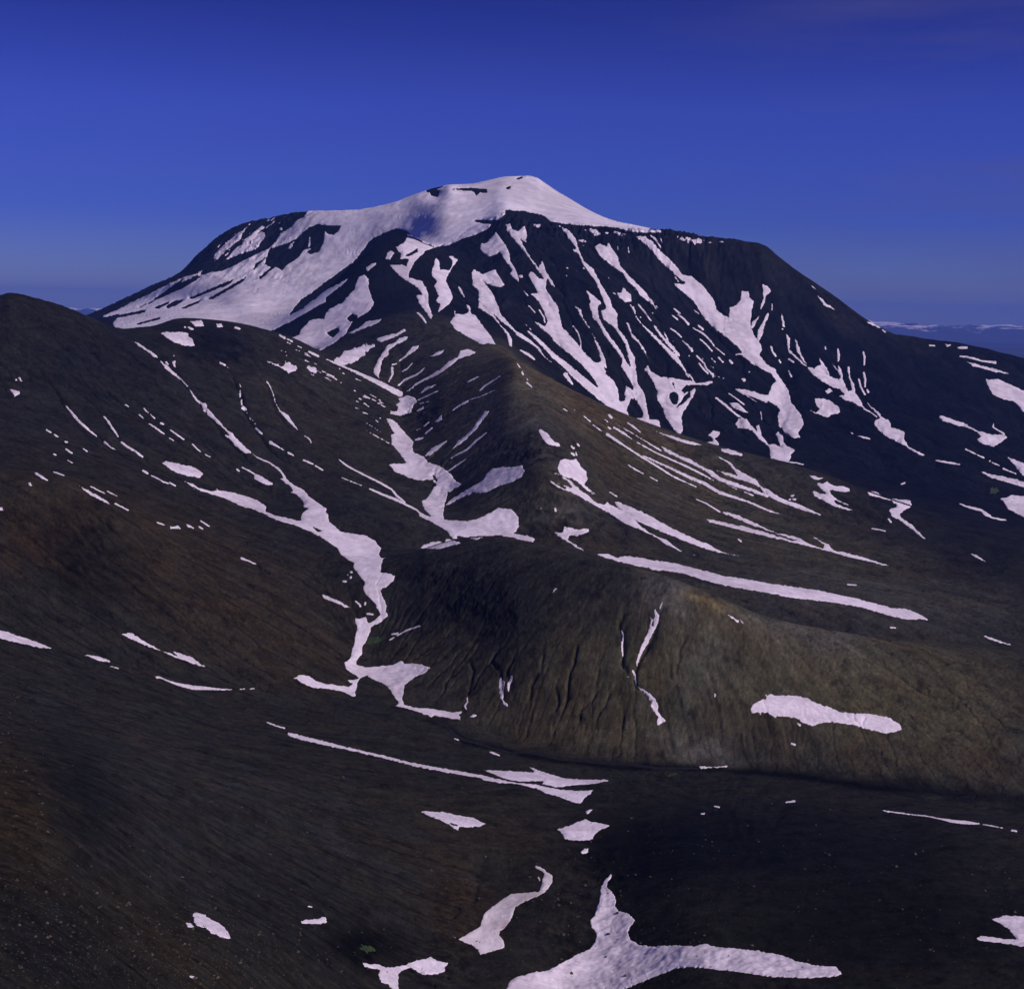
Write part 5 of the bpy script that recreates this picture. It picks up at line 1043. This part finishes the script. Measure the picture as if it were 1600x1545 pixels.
# scattered crumbs nobody can tell apart, in two groups
r5 = np.random.default_rng(12)
def crumbs(label, group, poly, n, ymin, ang, ln):
    P = np.array(poly, float); lo, hi = P.min(0), P.max(0); k = 0
    while k < n:
        x, y = lo + r5.random(2) * (hi - lo)
        if not in_poly(np.array([x]), np.array([y]), P)[0]: continue
        k += 1; l = r5.uniform(.3, 1) ** 2 * ln; a = ang + r5.normal(0, .1)
        dx, dy = l * math.cos(a), l * math.sin(a); w = r5.uniform(.9, 1.7)
        t = '~G%.1f,%.1f,%.1f %.1f,%.1f,%.1f' % ((x - dx - 400) * 4, (y - dy - 500) * 4, w * 4, (x + dx - 400) * 4, (y + dy - 500) * 4, w * 2.4)
        snow('snow_fleck', label, 'snow fleck', t, ymin, None, group)
crumbs('tiny snow crumb scattered on the upper left ridge above the valley snow', 'snow crumbs on the left ridge',
       [(430,520),(500,560),(560,590),(608,640),(600,672),(560,640),(500,600),(430,550)], 46, 0, .42, 5)
crumbs('tiny snow crumb on the black rocks of the upper left rim', 'snow crumbs on the upper left rim', [(320,400),(350,368),(400,346),(450,338),(440,352),(390,375),(340,410)], 22, GI, -.75, 4)
crumbs('tiny snow crumb among the streaks of the black mountain face', 'snow crumbs on the black face',
       [(880,400),(960,400),(1070,520),(1140,600),(1180,640),(1060,560),(960,470),(880,430)], 26, FA, .75, 2.0)
# moss cushions
def moss(label, txt):
    for o in patch_mesh('moss', txt, MAT_MOSS, 0, .8, 1.8): put(o, label, None, kind='stuff')
moss('bright green moss beside the snow river', 'N690,210 705,188 740,178 800,180 805,192 770,208 735,218 700,236')
moss('dark green moss in the black hollow at the bottom left', 'Q1440,938 1480,918 1500,930 1530,928 1552,960 1500,972 1450,952;Q1385,1010 1440,1003 1442,1025 1395,1032')
moss('green moss at the stream below the gullied hill', 'O935,1040 1000,1030 1055,1040 980,1055')
moss('green moss spot near the right edge beside the rounded snow patch', 'L1378,268 1400,250 1440,252 1450,268 1420,288 1390,285')
# the stream bed
st_ = patch_mesh('stream', '~N1110,690,8 1150,720,10 1200,745,14 1240,790,16 1300,825,12 1400,850,12 1500,880,9 1600,905,10 O100,900,10 200,922,14 300,945,12 400,952,16 500,962,14 600,972,14 700,975,10 800,985,16 900,1000,12 1000,1000,14 1170,1003,10', MAT_STREAM, 0, .1, 3.0)
for o in st_: put(o, 'dark wet stream bed between the gullied hill and the foreground slope', kind='structure')
# boulders strewn over the near slopes
def boulders():
    vs, fs = [], []; n0 = 0
    base = np.array([(0,0,1),(.9,0,.35),(.3,.85,.3),(-.75,.5,.35),(-.7,-.55,.3),(.25,-.9,.35),(0,0,-.4)])
    tri = [(0,1,2),(0,2,3),(0,3,4),(0,4,5),(0,5,1),(6,2,1),(6,3,2),(6,4,3),(6,5,4),(6,1,5)]
    spots = [((0,1180),(60,120),260),((150,1480),(170,80),900),((330,1500),(160,60),600),((60,1400),(90,130),300),((900,1440),(120,100),260),((1050,1480),(260,60),160),((1400,1430),(230,110),260),((1150,1330),(200,60),110),((500,1330),(400,100),200)]
    pp = []
    for c, s, n in spots: pp.append(np.array(c) + r5.normal(0, 1, (n, 2)) * np.array(s) * .7)
    pp = np.concatenate(pp); pp = pp[(pp[:, 0] > -40) & (pp[:, 0] < 1640) & (pp[:, 1] > 1080) & (pp[:, 1] < 1560)]
    tt, uu = project(pp[:, 0], pp[:, 1]); z = sample(Z, uu, tt)
    for t, u, h in zip(tt, uu, z):
        if not np.isfinite(t): continue
        y = math.exp(t); s = y * .00045 * (r5.pareto(2.6) + .7); s = min(s, y * .0019)
        a = r5.uniform(0, 6.28); c, sn = math.cos(a), math.sin(a)
        b = base * (1 + r5.uniform(-.25, .25, base.shape)) * s
        vs.append(np.stack([b[:, 0] * c - b[:, 1] * sn + u * y, b[:, 0] * sn + b[:, 1] * c + y, b[:, 2] + h + CAMZ], 1))
        fs += [(x + n0, y_ + n0, w + n0) for x, y_, w in tri]; n0 += 7
    o = make_mesh('boulders', np.concatenate(vs), fs, MAT_BOULDER, False)
    put(o, 'loose brown boulders strewn over the foreground slopes', 'boulders', kind='stuff')
boulders()
# ------------------------------------------------------------------ sun, sky, air
SUN_EL, SUN_AZ = math.radians(37), math.radians(112)    # azimuth clockwise from the viewing direction (+y)
sd = Vector((math.sin(SUN_AZ) * math.cos(SUN_EL), math.cos(SUN_AZ) * math.cos(SUN_EL), math.sin(SUN_EL)))
sl = bpy.data.lights.new('sun', 'SUN'); sl.energy = 3.3; sl.angle = math.radians(0.5); sl.color = (1.0, 0.86, 0.88)
so = bpy.data.objects.new('sun', sl); COL.objects.link(so); so.rotation_euler = sd.to_track_quat('Z', 'Y').to_euler(); so.location = (20000, 0, 12000)

world = bpy.data.worlds.new('World'); scene.world = world; world.use_nodes = True
nt = world.node_tree; L = nt.links.new; bg = nt.nodes['Background']
sky = nd(nt, 'ShaderNodeTexSky'); sky.sky_type = 'NISHITA'; sky.sun_disc = False; sky.sun_elevation = SUN_EL; sky.sun_rotation = SUN_AZ
sky.altitude = 1200; sky.air_density = 1.0; sky.dust_density = 0.3; sky.ozone_density = 2.0
tint = nd(nt, 'ShaderNodeMixRGB', blend_type='MULTIPLY'); tint.inputs['Fac'].default_value = 1
L(sky.outputs[0], tint.inputs['Color1'])
tc = nd(nt, 'ShaderNodeTexCoord'); sp = nd(nt, 'ShaderNodeSeparateXYZ'); L(tc.outputs['Generated'], sp.inputs[0])
rp = nd(nt, 'ShaderNodeValToRGB'); L(sp.outputs['Z'], rp.inputs['Fac'])
e = rp.color_ramp.elements
stops = [(0.0, (.28, .31, .62)), (0.025, (.20, .24, .67)), (0.06, (.125, .17, .72)), (0.13, (.14, .16, .72)), (0.19, (.088, .10, .51)), (0.35, (.07, .09, .5)), (1.0, (.12, .18, .65))]
e[0].position, e[0].color = stops[0][0], (*stops[0][1], 1); e[1].position, e[1].color = stops[-1][0], (*stops[-1][1], 1)
for ps, c in stops[1:-1]:
    x = e.new(ps); x.color = (*c, 1)
L(rp.outputs[0], tint.inputs['Color2'])
# thin high cirrus
mp = nd(nt, 'ShaderNodeMapping'); mp.inputs['Scale'].default_value = (2.2, 2.2, 16.0); mp.inputs['Rotation'].default_value = (0, 0.08, 0)
L(tc.outputs['Generated'], mp.inputs[0])
cn = nd(nt, 'ShaderNodeTexNoise'); cn.inputs['Scale'].default_value = 1.6; cn.inputs['Detail'].default_value = 6; cn.inputs['Roughness'].default_value = .55
L(mp.outputs[0], cn.inputs['Vector'])
cm = nd(nt, 'ShaderNodeMapRange'); cm.inputs['From Min'].default_value = .45; cm.inputs['From Max'].default_value = .75; cm.inputs['To Max'].default_value = .5
L(cn.outputs['Fac'], cm.inputs['Value'])
mx = nd(nt, 'ShaderNodeMixRGB'); mx.inputs['Color2'].default_value = (.95, .9, 2.5, 1)
xr = nd(nt, 'ShaderNodeMapRange', interpolation_type='SMOOTHSTEP'); xr.inputs['From Min'].default_value = .06; xr.inputs['From Max'].default_value = .26; xr.inputs['To Min'].default_value = .12
L(sp.outputs['X'], xr.inputs['Value'])
cx_ = nd(nt, 'ShaderNodeMath', operation='MULTIPLY'); L(cm.outputs[0], cx_.inputs[0]); L(xr.outputs[0], cx_.inputs[1])
L(cx_.outputs[0], mx.inputs['Fac']); L(tint.outputs[0], mx.inputs['Color1'])
L(mx.outputs[0], bg.inputs['Color']); bg.inputs['Strength'].default_value = 0.095

# the air between here and the horizon
def box(name, x0, x1, y0, y1, z0, z1):
    v = [(x, y, z) for x in (x0, x1) for y in (y0, y1) for z in (z0, z1)]
    f = [(0, 1, 3, 2), (4, 6, 7, 5), (0, 4, 5, 1), (2, 3, 7, 6), (0, 2, 6, 4), (1, 5, 7, 3)]
    return make_mesh(name, v, f, None, False)
hz = box('haze', -78000, 78000, -20000, 92000, 249.0, 1960.0)
hm = bpy.data.materials.new('haze_air'); hm.use_nodes = True; hn = hm.node_tree; hn.nodes.clear()
ho = hn.nodes.new('ShaderNodeOutputMaterial'); pv = hn.nodes.new('ShaderNodeVolumePrincipled')
pv.inputs['Color'].default_value = (.15, .30, 1.0, 1); pv.inputs['Density'].default_value = 1.5e-5; pv.inputs['Anisotropy'].default_value = 0.0
hn.links.new(pv.outputs[0], ho.inputs['Volume']); hz.data.materials.append(hm)
put(hz, 'thin blue air over the far plateau', kind='stuff')

vs = scene.view_settings; vs.view_transform = 'Standard'; vs.look = 'None'; vs.exposure = 0.0; vs.gamma = 1.0
